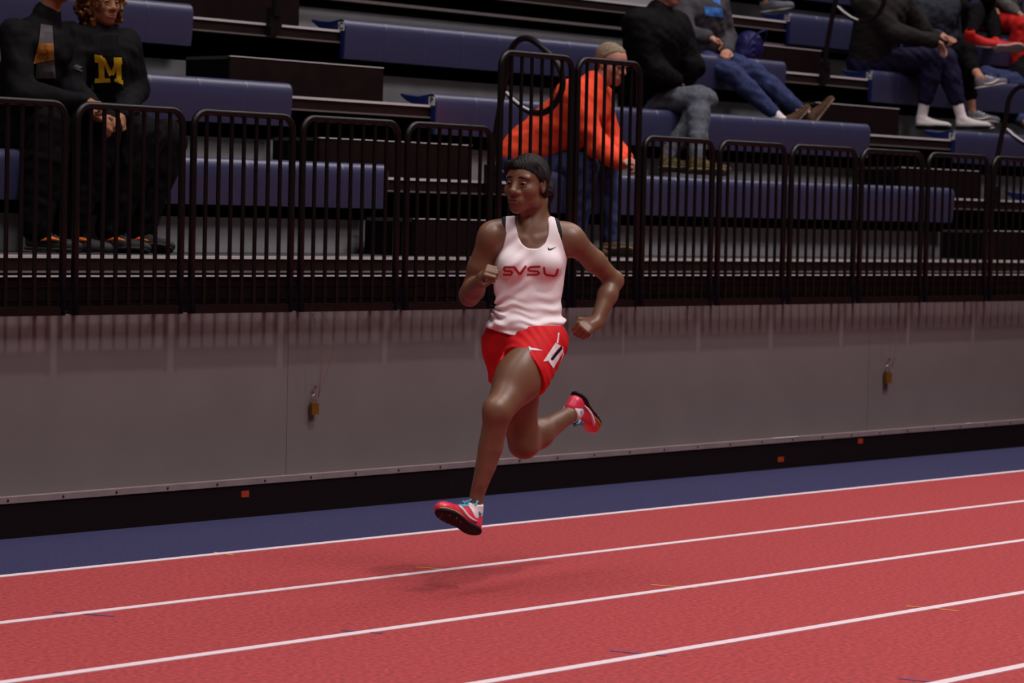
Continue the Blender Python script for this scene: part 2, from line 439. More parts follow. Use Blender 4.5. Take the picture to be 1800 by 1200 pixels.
# ------------------------------------------------------------------ guardrail
YF = 10.33
def rail_panel(x0, x1, zb, zt, npick, label):
    wd = x1-x0
    t = empty('guardrail_panel', (x0, YF, zb), label, 'guardrail', 'guardrail panels')
    H = zt-zb; r = .075
    path = [(0, 0, 0), (0, 0, H*.5), (0, 0, H-r)]
    path += [(r-r*math.cos(a), 0, H-r+r*math.sin(a)) for a in [math.pi/2*i/6 for i in range(1, 7)]]
    path += [(wd-r+r*math.sin(a), 0, H-r+r*math.cos(a)) for a in [math.pi/2*i/6 for i in range(0, 7)]]
    path += [(wd, 0, H*.5), (wd, 0, 0)]
    MB().tube(path, .0185, 10).build('frame', m_fence, t, True)
    MB().box(.018, wd-.018, -.012, .014, 0, .042).build('bottom_rail', m_fence, t)
    pk = MB().box(-.010, .010, -.005, .005, .04, H-.012).mesh('picket'); pk.materials.append(m_fence)
    for i in range(npick):
        o = link('picket', pk, None, t); o.location = (wd*(i+1)/(npick+1), 0, 0)
    for xb in (wd*.12, wd*.88):
        MB().box(xb-.012, xb+.012, .012, YW-YF+.03, .0, .012).build('bracket', m_fence, t)
xp = [8.10, 8.86, 9.61, 10.37, 11.16, 11.91, 12.58, 13.21, 13.96, 14.72, 15.51, 16.31, 17.14, 17.98]
ordn = ['first', 'second', 'third', 'fourth', 'fifth', 'tall left', 'tall right', 'first', 'second', 'third', 'fourth', 'fifth', 'sixth']
for i in range(13):
    tall = i in (5, 6)
    lb = ('%s black picket guardrail panel from the left picture edge' % ordn[i]) if i < 5 else (('%s-hand black guardrail panel of the two raised ones' % ordn[i].replace('tall ', '')) if tall else ('%s low black guardrail panel to the right of the raised ones' % ordn[i]))
    gl = .03
    rail_panel(xp[i]+.02, xp[i+1]-.055 if not tall else xp[i+1]-.035, 1.045, 2.465 if tall else 2.04, 6 if tall else 7, lb)
# padlocks hanging on wires
def padlock(xt, x, zt, ztop, z0, z1, wd, label):
    t = empty('padlock', (x, YW-.02, z0), label, 'padlock', 'padlocks on wires')
    h = z1-z0
    b = MB().box(-wd/2, wd/2, -.012, .012, 0, h).build('lock_body', m_brass, t)
    sh = [(-wd*.3, 0, h-.01), (-wd*.3, 0, h+.03)] + [(-wd*.3*math.cos(a), 0, h+.03+wd*.3*math.sin(a)) for a in [math.pi*i/8 for i in range(1, 8)]] + [(wd*.3, 0, h+.03), (wd*.3, 0, h-.01)]
    MB().tube(sh, .0035, 6).build('shackle', m_steel, t, True)
    n = 14; dx = xt-x; dz = zt-z0
    for s in (0, 1):
        pts = []
        for i in range(n+1):
            u = i/n
            pts.append((dx*u+.085*s*math.sin(math.pi*u)*u*1.2 + (.06*s*u), -.03-.05*math.sin(math.pi*u), (h+.035)+(dz-h-.035)*u))
        MB().tube(pts, .0022, 5).build('wire', m_steel, t, True)
    MB().box(.004, .018, -.01, .006, h+.075, h+.095).build('crimp_sleeve', m_steel, t)
padlock(10.52, 10.59, 1.06, .646, .503, .563, .05, 'brass padlock hanging on a wire left of the runner')
padlock(15.95, 16.03, 1.06, .612, .505, .578, .062, 'brass padlock hanging on a wire right of the runner')
tag(MB().tube([(13.0, 10.58, 1.045), (13.0, 10.58, 1.06)], [.02, .012], 8).build('yellow_scrap', mat('scrap_yellow', (.5, .45, .03), .6)), 'tiny yellow scrap on the walkway beside the runner', 'scrap')
# ------------------------------------------------------------------ people: shared anatomy
def frame3(fwd, up):
    """rows: lateral (person's left), forward, up"""
    b = nrm(fwd); u = np.asarray(up, float); u = nrm(u-b*(u@b)); a = np.cross(u, b)
    return np.array([a, b, u])
def head_prims(S, c, fwd, up, s=1.0, female=True, k=.012):
    Fm = frame3(fwd, up); c = np.asarray(c, float)
    W = lambda a, b, u: c+s*(a*Fm[0]+b*Fm[1]+u*Fm[2])
    E = lambda p, r, kk=k, op='u': S.ell(W(*p), np.array(r)*s, Fm, kk, op)
    jw = .056 if female else .060
    E((0, -.018, .038), (.074, .094, .084), .01)
    E((0, .030, .028), (.062, .062, .070), .03)
    E((0, .018, -.045), (jw+.006, .072, .066), .03)
    E((0, .052, -.078), (.036, .034, .034), .025)
    E((0, .068, -.101), (.028, .020, .017), .022)
    for q in (-1, 1):
        E((q*.043, .050, -.024), (.027, .031, .027), .025)
        E((q*.034, .072, .028), (.024, .011, .009), .016)
        E((q*.033, .103, .003), (.018, .019, .013), .010, 's')
        E((q*.050, .010, -.070), (.014, .034, .020), .02)
        E((q*.074, -.008, -.004), (.008, .019, .030), .006)
        E((q*.080, -.004, .000), (.005, .010, .016), .004, 's')
        E((q*.0170, .094, -.035), (.0110, .012, .0090), .007)
    S.cone(W(0, .084, .014), W(0, .104, -.026), .0095*s, .0145*s, .014)
    E((0, .108, -.030), (.0145, .011, .0105), .008)
    E((0, .081, -.066), (.033, .018, .022), .018)
    for q in (-1, 1): S.ell(W(q*.0095, .105, -.0415), np.array((.0045, .006, .0035))*s, Fm, .003, 's')
    E((0, .091, -.063), (.025, .008, .0055), .006)
    E((0, .089, -.0745), (.022, .008, .0065), .006)
    S.cone(W(-.027, .095, -.0690), W(.027, .095, -.0690), .0024, .0024, .003, 's')
    return W, Fm
def hand(S, wrist, d, n, side, curl=1.0, s=1.0, k=.006):
    """d: wrist to knuckles, n: back of the hand, side: +1 thumb towards d x n"""
    d = nrm(d); n = np.asarray(n, float); n = nrm(n-d*(n@d)); t = np.cross(d, n)*side
    w = np.asarray(wrist, float)
    S.cone(w-d*.01, w+d*.03*s, .025*s, .027*s, .02)
    for i in range(4):
        o = (.027-.018*i)*s
        S.cone(w+d*.02*s+t*o*.6, w+d*(.082-.004*abs(i-1))*s+t*o, .014*s, .0115*s, .012)
    for i in range(4):
        o = (.028-.0185*i)*s; L = (1.0, 1.08, 1.0, .82)[i]
        p = w+d*(.086-.005*abs(i-1))*s+t*o; ang = 0.0
        for ln, bend, r in ((.040, 75, .0100), (.026, 95, .0092), (.020, 55, .0085)):
            ang += math.radians(bend)*curl
            q = p+(d*math.cos(ang)-n*math.sin(ang))*ln*L*s
            S.cone(p, q, r*s, (r-.0006)*s, .004); p = q
    p = w+d*.022*s+t*.026*s
    q = p+(d*.62+t*.62-n*.35)*.042*s; S.cone(p, q, .0135*s, .0110*s, .010)
    q2 = q+(d*.8-t*(.55*curl)-n*.55*curl)*.030*s; S.cone(q, q2, .0108*s, .0100*s, .005)
    q3 = q2+(d*.55-t*(.9*curl)-n*.35*curl)*.024*s; S.cone(q2, q3, .0100*s, .0085*s, .004)
def eye_parts(root, W, Fm, s, m_white, m_iris):
    for q in (-1, 1):
        bm = bmesh.new(); bmesh.ops.create_uvsphere(bm, u_segments=16, v_segments=10, radius=.0125*s)
        me = bpy.data.meshes.new('eye'); bm.to_mesh(me); bm.free()
        o = link('eye', me, m_white, root, True); o.location = W(q*.033, .0755, .003)
        fw = nrm(Fm[1]+Fm[0]*.10)
        bm = bmesh.new(); bmesh.ops.create_uvsphere(bm, u_segments=12, v_segments=8, radius=.0074*s)
        me = bpy.data.meshes.new('iris'); bm.to_mesh(me); bm.free()
        i = link('iris', me, m_iris, o, True); i.location = fw*.0072*s
def lid_brow(root, W, s, m_brow, m_lid):
    for q in (-1, 1):
        MB().tube([W(q*.013, .0900, .0285), W(q*.026, .0895, .0305), W(q*.040, .0845, .0275), W(q*.052, .0760, .0205)], [.0026*s, .0036*s, .0034*s, .0018*s], 6).build('eyebrow', m_brow, root, True)
        MB().tube([W(q*.018, .0855, .0035), W(q*.026, .0880, .0085), W(q*.036, .0875, .0090), W(q*.048, .0800, .0025)], [.0020*s, .0036*s, .0036*s, .0020*s], 8).build('eyelid', m_lid, root, True)
        MB().tube([W(q*.019, .0850, .0005), W(q*.026, .0870, -.0062), W(q*.036, .0865, -.0066), W(q*.047, .0795, -.001)], [.0016*s, .0024*s, .0024*s, .0016*s], 8).build('eyelid', m_lid, root, True)
def lips_part(root, W, s, m):
    S = SDF(W(0, .09, -.068)-.042, W(0, .09, -.068)+.042, .0024)
    for y0, y1, z0, z1, r in ((.0945, .1015, -.0682, -.0632, .0044), (.0935, .0998, -.0705, -.0752, .0050)):
        a = W(-.027, y0-.0035, z0-.001); m1 = W(-.012, y0+.0045, z1); m2 = W(.012, y0+.0045, z1); c = W(.027, y0-.0035, z0-.001)
        S.cone(a, m1, .0022*s, r*s, .003); S.cone(m1, m2, r*s, r*s, .003); S.cone(m2, c, r*s, .0022*s, .003)
    return link('lips', S.mesh('lips'), m, root)
def hair_cap(W, Fm, c, s, step, lo, hi, thick=.012, line=.014, bumps=None, k=.012, tail=None):
    S = SDF(lo, hi, step)
    S.ell(W(0, -.018, .038), np.array((.074+thick, .094+thick, .084+thick))*s, Fm, .01)
    S.ell(W(0, .028, .032), np.array((.064+thick*.8, .062+thick, .072+thick*.8))*s, Fm, .02)
    S.ell(W(0, -.045, -.03), np.array((.062+thick, .060+thick*.6, .055))*s, Fm, .03)
    cc = np.asarray(c)
    def fn(X, Y, Z):
        b = ((X-cc[0])*Fm[1][0]+(Y-cc[1])*Fm[1][1]+(Z-cc[2])*Fm[1][2])/s
        u = ((X-cc[0])*Fm[2][0]+(Y-cc[1])*Fm[2][1]+(Z-cc[2])*Fm[2][2])/s
        a = ((X-cc[0])*Fm[0][0]+(Y-cc[1])*Fm[0][1]+(Z-cc[2])*Fm[0][2])/s
        return (.73*b-.68*u-line+.9*np.abs(a)*np.abs(a)/.08*.25)*s
    S.cut(fn, .016)
    if bumps: bumps(S)
    if tail: tail(S)
    return S
def foot_frame(an, he, to, up, L):
    an = np.asarray(an, float)
    x = nrm(np.asarray(to)-np.asarray(he)); z = np.asarray(up, float); z = nrm(z-x*(z@x)); y = np.cross(z, x)
    return x, y, z, an-x*.048*L/.27-z*.092
def foot_prims(S, an, fr, g=0.0, k=.02):
    x, y, z, h = fr
    S.cone(an, h+x*.055+z*.045, .030+g, .027+g, k); S.cone(an-z*.01, h+x*.12+z*.042, .030+g, .023+g, k); S.cone(h+x*.12+z*.042, h+x*.19+z*.032, .023+g, .018+g, k)
def shoe_parts(parent, ankle, heel, toe, up, L, m_up, m_sole, m_lace=None, boot=0.0, rs=1.0, step=.0045, stripe=None, m_edge=None, m_collar=None, bow=None):
    """shoe built in its own frame: x heel->toe, y lateral, z up from the sole"""
    S = SDF((-.02, -.06, -.005), (L+.03, .06, .12+boot), step)
    q = L/.27
    S.cone((.035*q, 0, .040), (.035*q, 0, .070), .036*rs, .033*rs, .02)
    S.ell((.10*q, 0, .040), (.085*q, .036*rs, .045), k=.02)
    S.ell((.185*q, 0, .028), (.085*q, .044*rs, .036), k=.03)
    S.ell((.235*q, -.003, .024), (.042*q, .036*rs, .026), k=.02)
    S.cone((.040*q, 0, .07), (.100*q, 0, .070), .030*rs, .026*rs, .02)
    if boot: S.cone((.045*q, 0, .08), (.040*q, 0, .08+boot), .040*rs, .044*rs, .03)
    S.cut(lambda X, Y, Z: .010-Z+0*X+0*Y, .003)
    if not boot: S.ell((.048*q, 0, .115), (.045*q, .027, .034), k=.006, op='s')
    up_me = S.mesh('shoe_upper')
    B = SDF((-.02, -.065, -.012), (L+.03, .065, .04), step)
    B.ell((.045*q, 0, .012), (.05*q, .040*rs, .03), k=.02); B.ell((.13*q, 0, .012), (.10*q, .037*rs, .03), k=.03); B.ell((.20*q, 0, .012), (.075*q, .050*rs, .03), k=.03)
    B.cut(lambda X, Y, Z: np.maximum(-Z+0*X+0*Y, Z-.015), .003)
    so_me = B.mesh('sole')
    x, y, z, heel = foot_frame(ankle, heel, toe, up, L)
    Mx = Matrix(np.stack([x, y, z], 1).tolist()).to_4x4(); Mx.translation = Vector(heel)
    so = link('shoe', up_me, m_up, parent); so.matrix_local = Mx
    link('sole', so_me, m_sole, so)
    if m_edge:
        E2 = SDF((-.02, -.065, -.012), (L+.03, .065, .04), step)
        E2.ell((.20*q, 0, .020), (.078*q, .052*rs, .03), k=.03); E2.cut(lambda X, Y, Z: np.maximum(.0115-Z+0*X+0*Y, Z-.0185), .002)
        link('edge_stripe', E2.mesh('edge_stripe'), m_edge, so)
    if m_edge:
        for a, b in ((.245, .0), (.225, .026), (.225, -.026), (.19, .034), (.19, -.034), (.155, .028), (.155, -.028)):
            MB().tube([(a*q, b, .002), (a*q, b, -.009)], [.0045, .0015], 6).build('spike', m_gold, so)
    if m_lace:
        for i in range(5):
            xx = (.100+.020*i)*q; zz = .0965-.0085*i
            MB().tube([(xx, -.024, zz-.013), (xx+.004, 0, zz+.001), (xx+.010, .024, zz-.013)], .0055, 6).build('lace', m_lace, so, True)
    if bow:
        for sd in (-1, 1):
            MB().tube([(.098*q, 0, .104), (.088*q, sd*.022, .124), (.074*q, sd*.044, .116), (.078*q, sd*.038, .098), (.095*q, sd*.008, .102)], .0068, 6).build('lace_bow', bow[0], so, True)
            MB().tube([(.095*q, 0, .104), (.070*q, sd*.030, .090), (.045*q, sd*.043, .066)], .0075, 6).build('lace_end', bow[1], so, True)
    if stripe:
        for sd in (-1, 1):
            P = [(.19*q, sd*.0435*rs, .050), (.172*q, sd*.0455*rs, .043), (.15*q, sd*.0435*rs, .034), (.125*q, sd*.0405*rs, .028), (.09*q, sd*.0385*rs, .028), (.055*q, sd*.0375*rs, .033)]
            MB().tube(P, [.003, .0065, .0075, .007, .005, .002], 6).build('side_stripe', stripe, so, True)
    return so
def decal(name, target, strokes, m, parent, n=6, lift=.0016, polys=()):
    """strokes: list of [(x,z,width)] in the local front view, laid on the target mesh surface"""
    me = target.data
    bvh = BVHTree.FromPolygons([v.co for v in me.vertices], [tuple(p.vertices) for p in me.polygons])
    V = []; Fc = []
    def put(x, z):
        h = bvh.ray_cast(Vector((x, -3, z)), Vector((0, 1, 0)))
        if h[0] is None: return None
        p = h[0]; nn = h[1]
        if nn.y > 0: nn = -nn
        V.append(p+nn*lift); return len(V)-1
    for st in strokes:
        pts = []
        for i in range(len(st)-1):
            for j in range(n):
                u = j/n; pts.append(tuple(st[i][k]*(1-u)+st[i+1][k]*u for k in range(3)))
        pts.append(st[-1]); rows = []
        for i, (x, z, wd) in enumerate(pts):
            a = pts[max(0, i-1)]; b = pts[min(len(pts)-1, i+1)]
            tx, tz = b[0]-a[0], b[1]-a[1]; l = math.hypot(tx, tz) or 1
            nx, nz = -tz/l, tx/l
            rows.append([put(x+nx*wd*q, z+nz*wd*q) for q in (-.5, 0, .5)])
        for i in range(len(rows)-1):
            for j in range(2):
                q = (rows[i][j], rows[i+1][j], rows[i+1][j+1], rows[i][j+1])
                if None not in q: Fc.append(q)
    for (A, B, Cc, D) in polys:
        g = []
        for i in range(13):
            row = []
            for j in range(13):
                u, v = i/12, j/12
                p = [(A[k]*(1-u)+B[k]*u)*(1-v)+(D[k]*(1-u)+Cc[k]*u)*v for k in (0, 1)]
                row.append(put(*p))
            g.append(row)
        for i in range(12):
            for j in range(12):
                q = (g[i][j], g[i+1][j], g[i+1][j+1], g[i][j+1])
                if None not in q: Fc.append(q)
    mm = bpy.data.meshes.new(name); mm.from_pydata([tuple(v) for v in V], [], Fc); mm.update()
    bm = bmesh.new(); bm.from_mesh(mm)
    for f_ in bm.faces:
        if f_.normal.y > 0: f_.normal_flip()
        f_.smooth = True
    bm.to_mesh(mm); bm.free()
    return link(name, mm, m, parent)
m_eyew = mat('eye_white', (.30, .26, .24), .3, var=.02)
m_iris = mat('iris_dark', (.012, .006, .004), .2, var=.02)
m_hairk = mat('hair_black', (.0065, .0038, .0034), .40, var=.5, scale=70, bump=.6, bscale=150, stretch=(1, 1, 4), spec=.14)

# ------------------------------------------------------------------ the runner
FH = np.array([math.sin(YAW), math.cos(YAW), 0.0])
GR = np.array([9.23, 7.76, 0.0])
def J(px, py, dy):
    d = F_ + R_*(px-900)/FPX + U_*(600-py)/FPX
    t = ((GR-CAM)@FH+dy)/(d@FH); P = CAM+d*t-GR
    return np.array([P@R0, dy, P[2]])
m_skin = mat('skin_deep', (.160, .076, .043), .42, var=.10, scale=14, spec=.45)
m_skin2 = mat('skin_lips', (.14, .045, .040), .4, var=.05)
m_tank = mat('tank_white', (.80, .70, .72), .75, var=.02, scale=40, bump=.08, bscale=400)
m_bra = mat('bra_black', (.010, .009, .012), .7)
m_shorts = mat('shorts_red', (.55, .012, .016), .65, var=.06, scale=20)
m_print = mat('print_red', (.46, .015, .025), .6, var=.02)
m_black = mat('print_black', (.010, .008, .016), .5)
m_white = mat('print_white', (.74, .66, .68), .6, var=.02)
m_pink = mat('shoe_pink', (.62, .032, .075), .32, var=.08, scale=25, spec=.5)
m_cyan = mat('lace_cyan', (.10, .40, .55), .5)
m_lime = mat('edge_lime', (.40, .42, .10), .5)
m_spike = mat('spike_plate', (.014, .013, .022), .5, spec=.1)
m_gold = mat('spike_gold', (.45, .28, .12), .35, metal=.6)
m_sock = mat('sock_white', (.72, .62, .64), .8, var=.03)
def runner():
    root = empty('person', GR, 'woman sprinter in white tank top and red shorts in mid-stride on the track', 'person')
    root.rotation_euler = (0, 0, -YAW)
    hipL, hipR = J(950, 612, -.05), J(893, 616, .05)
    knL, anL = J(875, 722, -.30), J(831, 898, -.25)
    knR, anR = J(921, 778, .13), J(1004, 727, .43)
    shR, shL = J(864, 413, -.02), J(1004, 420, .03)
    elR, wrR = J(826, 517, .03), J(846, 494, -.17)
    elL, wrL = J(1079, 492, .17), J(1047, 568, .06)
    neck0, neck1 = J(938, 405, .03), J(934, 360, .02)
    hc = J(926, 324, -.02)
    hf, hu = (-.52, -.85, -.02), (.05, .0, 1)
    lo = np.array([-.42, -.55, .02]); hi = np.array([.52, .62, 1.92])
    fine = [(hc-.13, hc+.14), (wrR-.10, wrR+.09), (wrL-.10, wrL+.08)]
    S = SDF(lo, hi, .0075, fine, .0038)
    def torso(S, g=0.0, arms=True, bust=True):
        ch = J(931, 452, .02); S.ell(ch, (.150+g, .098+g, .135+g), k=.03)
        S.ell(J(929, 500, .01), (.138+g, .090+g, .11+g), k=.05)
        S.ell(J(928, 545, .005), (.130+g, .092+g, .10+g), k=.05)
        S.ell(J(924, 592, .005), (.152+g, .108+g, .085+g), k=.05)
        S.ell(J(955, 603, .05), (.09+g, .085+g, .085+g), k=.05); S.ell(J(895, 603, .07), (.09+g, .085+g, .085+g), k=.05)
        if bust:
            S.ell(J(903, 466, -.062), (.056+g, .048+g, .050+g), k=.035); S.ell(J(960, 464, -.058), (.056+g, .048+g, .050+g), k=.035)
        S.cone(J(880, 410, .02), J(990, 414, .04), .045+g, .045+g, .05)
        S.cone(neck0, J(878, 407, .03), .048+g, .042+g, .06); S.cone(neck0, J(990, 412, .05), .048+g, .042+g, .06)
    torso(S)
    # neck with sternomastoid cords and collar bones
    S.cone(J(940, 412, .045), J(937, 352, .025), .064, .058, .04)
    S.cone(J(932, 416, -.030), J(957, 352, .012), .012, .012, .022)
    S.cone(J(926, 416, -.030), J(918, 362, -.030), .011, .010, .022)
    S.cone(J(922, 421, -.050), J(872, 408, -.012), .009, .010, .022); S.cone(J(942, 421, -.048), J(992, 410, .004), .009, .010, .022)
    # arms
    S.ell(shR+np.array((-.005, 0, -.015)), (.052, .054, .062), k=.05); S.ell(shL+np.array((.005, 0, -.012)), (.054, .054, .058), k=.05)
    S.cone(shR, elR+(shR-elR)*.45, .050, .050, .03); S.cone(elR+(shR-elR)*.45, elR, .050, .040, .02)
    S.ell(elR+np.array((-.002, .016, -.012)), (.040, .040, .042), k=.02)
    S.cone(elR, elR+(wrR-elR)*.35, .042, .045, .02); S.cone(elR+(wrR-elR)*.35, wrR, .045, .027, .02)
    S.cone(shL, elL+(shL-elL)*.45, .050, .047, .03); S.cone(elL+(shL-elL)*.45, elL, .047, .036, .02)
    S.ell(elL+np.array((.006, .004, -.004)), (.036, .036, .036), k=.02)
    S.cone(elL, elL+(wrL-elL)*.35, .037, .042, .02); S.cone(elL+(wrL-elL)*.35, wrL, .042, .0255, .02)
    hand(S, wrR, J(857, 474, -.235)-wrR, (-.55, -.35, .5), 1, 1.0, .98)
    hand(S, wrL, J(1030, 577, .02)-wrL+np.array((-.02, -.02, 0)), (.15, -.75, .55), 1, 1.0, .98)
    # lead leg
    S.cone(hipL, hipL+(knL-hipL)*.5, .100, .092, .05); S.cone(hipL+(knL-hipL)*.5, knL, .092, .060, .04)
    md = hipL+(knL-hipL)*.45
    S.ell(md+np.array((-.022, -.028, .018)), (.062, .070, .125), frame3(np.array((0, -1, .2)), nrm(hipL-knL)), .05)
    S.ell(knL+np.array((-.014, -.024, .006)), (.042, .034, .048), k=.03)
    Lt = lambda t, dx=0, dy=0: knL+(anL-knL)*t+np.array((dx, dy, 0))
    for (ta, tb, ra, rb, xa, xb) in ((0, .18, .053, .052, 0, .004), (.18, .36, .052, .052, .004, .008), (.36, .55, .052, .043, .008, .007), (.55, .78, .043, .031, .007, .002), (.78, 1, .031, .028, .002, 0)):
        S.cone(Lt(ta, xa, xa*1.6), Lt(tb, xb, xb*1.6), ra, rb, .03 if ta == 0 else .005)
    S.cone(Lt(.06, -.010, -.040), Lt(.72, -.005, -.020), .012, .012, .03)
    heL, toL = J(836, 945, -.24), J(762, 901, -.43)
    upL = nrm(anL-heL)+np.array((-.18, .16, .03)); frL = foot_frame(anL, heL, toL, upL, .268); foot_prims(S, anL, frL)
    # trail leg
    S.cone(hipR, hipR+(knR-hipR)*.5, .100, .090, .05); S.cone(hipR+(knR-hipR)*.5, knR, .090, .064, .04)
    S.ell(knR+np.array((0, -.02, -.012)), (.050, .044, .046), k=.03)
    S.cone(knR, knR+(anR-knR)*.30, .058, .060, .03); S.cone(knR+(anR-knR)*.30, anR, .059, .034, .04)
    heR, toR = J(1006, 692, .45), J(1040, 750, .63)
    upR = nrm(anR-heR)+np.array((-.4, -.1, -.3)); frR = foot_frame(anR, heR, toR, upR, .268); foot_prims(S, anR, frR)
    W, Fm = head_prims(S, hc, hf, hu, 1.03)
    body = link('body', S.mesh('body', 2), m_skin, root)
    eye_parts(root, W, Fm, 1.03, m_eyew, m_iris); lid_brow(root, W, 1.03, m_hairk, m_skin); lips_part(root, W, 1.03, m_skin2)
    def tail(H):
        for i in range(16):
            a = random.uniform(-.05, .05); u = random.uniform(-.03, .06)
            p = W(a, -.10, u); H.cone(p, W(a*.4, -.135, u*.4), .018, .024, .02)
        H.cone(W(0, -.125, .02), W(.01, -.155, -.04), .030, .026, .02); H.cone(W(.01, -.155, -.04), W(.012, -.150, -.12), .026, .010, .02)
        H.cone(W(-.062, .062, .062), W(-.082, .015, .012), .010, .012, .02)   # swept strand over the temple
        H.cone(W(-.010, .082, .078), W(-.060, .050, .078), .012, .014, .02); H.cone(W(-.060, .050, .078), W(-.080, .020, .030), .012, .012, .02)
        H.cone(W(-.005, .080, .080), W(.055, .040, .085), .012, .016, .02)
    H = hair_cap(W, Fm, hc, 1.03, .0042, hc-.20, hc+.22, .007, .021, tail=tail)
    H.disp(lambda X, Y, Z: -.0013*np.sin(((X-hc[0])*1.1+(Z-hc[2])*.5-(Y-hc[1])*.3)*2*np.pi/.016+2.5*np.sin(Z*60)))
    link('hair', H.mesh('hair', 1), m_hairk, root)
    # ---- tank top (front-view outline: neckline, armholes, hem)
    def px(p): return J(p[0], p[1], -.08)
    def curve(pts, key):   # -> arrays for interpolation along z (key 0: x of boundary)
        P = np.array([px(p) for p in pts]); o = np.argsort(P[:, 2]); return P[o, 2], P[o, 0]
    armL = [(888, 368), (888, 385), (888, 405), (884, 425), (876, 445), (867, 462), (856, 478), (820, 492), (700, 505)]
    armR = [(976, 366), (977, 385), (982, 405), (989, 425), (996, 442), (1003, 458), (1012, 474), (1050, 488), (1200, 505)]
    nckL = [(905, 366), (906, 385), (908, 400), (911, 415), (917, 428), (925, 435), (937, 438)]
    nckR = [(961, 366), (963, 385), (964, 400), (963, 415), (958, 428), (948, 436), (937, 438)]
    hem = [(840, 571), (858, 577), (880, 584), (910, 592), (940, 597), (965, 590), (985, 577), (1000, 561), (1020, 545)]
    hx = np.array([px(p) for p in hem]); hxx, hxz = hx[:, 0], hx[:, 2]
    def garment_cut(grow, hemz=None):
        zl, xl = curve(armL, 0); zr, xr = curve(armR, 0); n1, nx1 = curve(nckL, 0); n2, nx2 = curve(nckR, 0)
        zb = px((937, 438))[2]
        def fn(X, Y, Z):
            z = Z.ravel()
            aL = np.interp(z, zl, xl)[None, None, :]-grow; aR = np.interp(z, zr, xr)[None, None, :]+grow
            nL = np.interp(z, n1, nx1)[None, None, :]; nR = np.interp(z, n2, nx2)[None, None, :]
            d = np.maximum(aL-X, X-aR)
            dn = np.minimum(X-nL, nR-X); dn = np.where(Z > zb, np.minimum(dn, (Z-zb)*1.0), -.05)
            d = np.maximum(d, np.where(Y < .06, dn+grow*0, dn-.012))
            if grow > 0: d = np.maximum(d, np.minimum(X-(aL+grow+.012), (aR-grow-.012)-X))
            if hemz is None:
                hz = np.interp(X.ravel(), hxx, hxz)[:, None, None]; d = np.maximum(d, hz-Z)
            else: d = np.maximum(d, hemz-Z)
            return d+0*Y
        return fn
    T = SDF((-.26, -.24, .90), (.24, .26, 1.62), .0045)
    torso(T, .0095)
    T.ell(J(927, 575, 0), (.170, .122, .055), k=.06)
    z1, z2 = J(930, 485, 0)[2], J(930, 600, 0)[2]
    gp = J(866, 541, -.03)
    def folds(X, Y, Z):
        t = np.clip((z1-Z)/(z1-z2), 0, 1.2)
        m = np.clip((t-.18)*2.2, 0, 1)*np.clip((1.02-t)*5, .15, 1)
        wz = Z+.010*np.sin(X*23+1.1)+.006*np.sin(X*51+Z*30)+.35*X*X-.06*X
        low = .55+.45*np.sin(X*17+Z*21+.7)
        a = np.sin(wz*2*np.pi/.058)*low+.45*np.sin(wz*2*np.pi/.033+2+6*X)*(1-low)
        r = np.sqrt((X-gp[0])**2+(Z-gp[2])**2)+.012; th = np.arctan2(Z-gp[2], X-gp[0]+.02)
        b = np.sin(th*11+.6*np.sin(r*40))*np.exp(-r/.075)*np.clip(r/.03, 0, 1)
        dg = np.sin((Z-.75*X+.006*np.sin(X*40))*2*np.pi/.062)*np.exp(-((t-.10)/.18)**2)*np.exp(-((X+.085)/.06)**2)
        return (-m*.0075*a-.0110*b-.0034*dg)*np.clip((-Y+.10)*6, .3, 1)
    T.disp(folds)
    T.cut(garment_cut(0.0), .005)
    tank = link('tank_top', T.mesh('tank_top', 1), m_tank, root)
    B = SDF((-.26, -.24, 1.15), (.24, .26, 1.62), .0045); torso(B, .0080); B.cut(garment_cut(.015, J(930, 474, 0)[2]), .004)
    link('sports_bra', B.mesh('sports_bra', 1), m_bra, root)['label'] = 'black sports bra edge showing at the armholes'
    def st(pts, wd): return [(px(p)[0], px(p)[2], (p[2] if len(p) > 2 else wd)/412.7) for p in pts]
    svsu = [st([(902, 469), (888, 469), (885.5, 472), (888, 475.6), (898, 476), (900.5, 479), (898, 482.6), (884.5, 482.6)], 3.3),
            st([(902.5, 467.5), (914, 482)], 4.0), st([(913.5, 482), (924.5, 467)], 4.0),
            st([(950, 468), (932, 469), (928, 472), (930.5, 475.6), (945, 476.4), (947.8, 479.3), (945, 482.3), (926, 482)], 3.3),
            st([(956, 468.5), (957.5, 480), (961, 483), (973, 485), (977.5, 483), (980.5, 472)], 3.5)]
    decal('lettering', tank, svsu, m_print, tank)['label'] = 'red SVSU lettering'
    decal('chest_mark', tank, [st([(963.3, 435.2, 1.4), (964.3, 438.6, 2.8), (968, 438.7, 2.6), (977, 434.2, .5)], 2)], m_black, tank)['label'] = 'small black swoosh mark'
    # ---- shorts
    P = SDF((-.28, -.34, .74), (.26, .34, 1.14), .005)
    g = .012
    P.ell(J(926, 592, .005), (.142+g, .108+g, .085+g), k=.05); P.ell(J(955, 603, .05), (.09+g, .085+g, .085+g), k=.05); P.ell(J(895, 603, .07), (.09+g, .085+g, .085+g), k=.05)
    P.cone(hipL+np.array((0, 0, .02)), hipL+(knL-hipL)*.40, .112, .118, .05)
    P.cone(hipR+np.array((0, 0, .02)), hipR+(knR-hipR)*.42, .108, .102, .05)
    dL = nrm(knL-hipL); cL = hipL+(knL-hipL)*.40; dR = nrm(knR-hipR); cR = hipR+(knR-hipR)*.30
    nL = nrm(dL+np.array((-.15, .1, .25)))
    xm = J(916, 640, 0)[0]; ztop = J(930, 570, 0)[2]
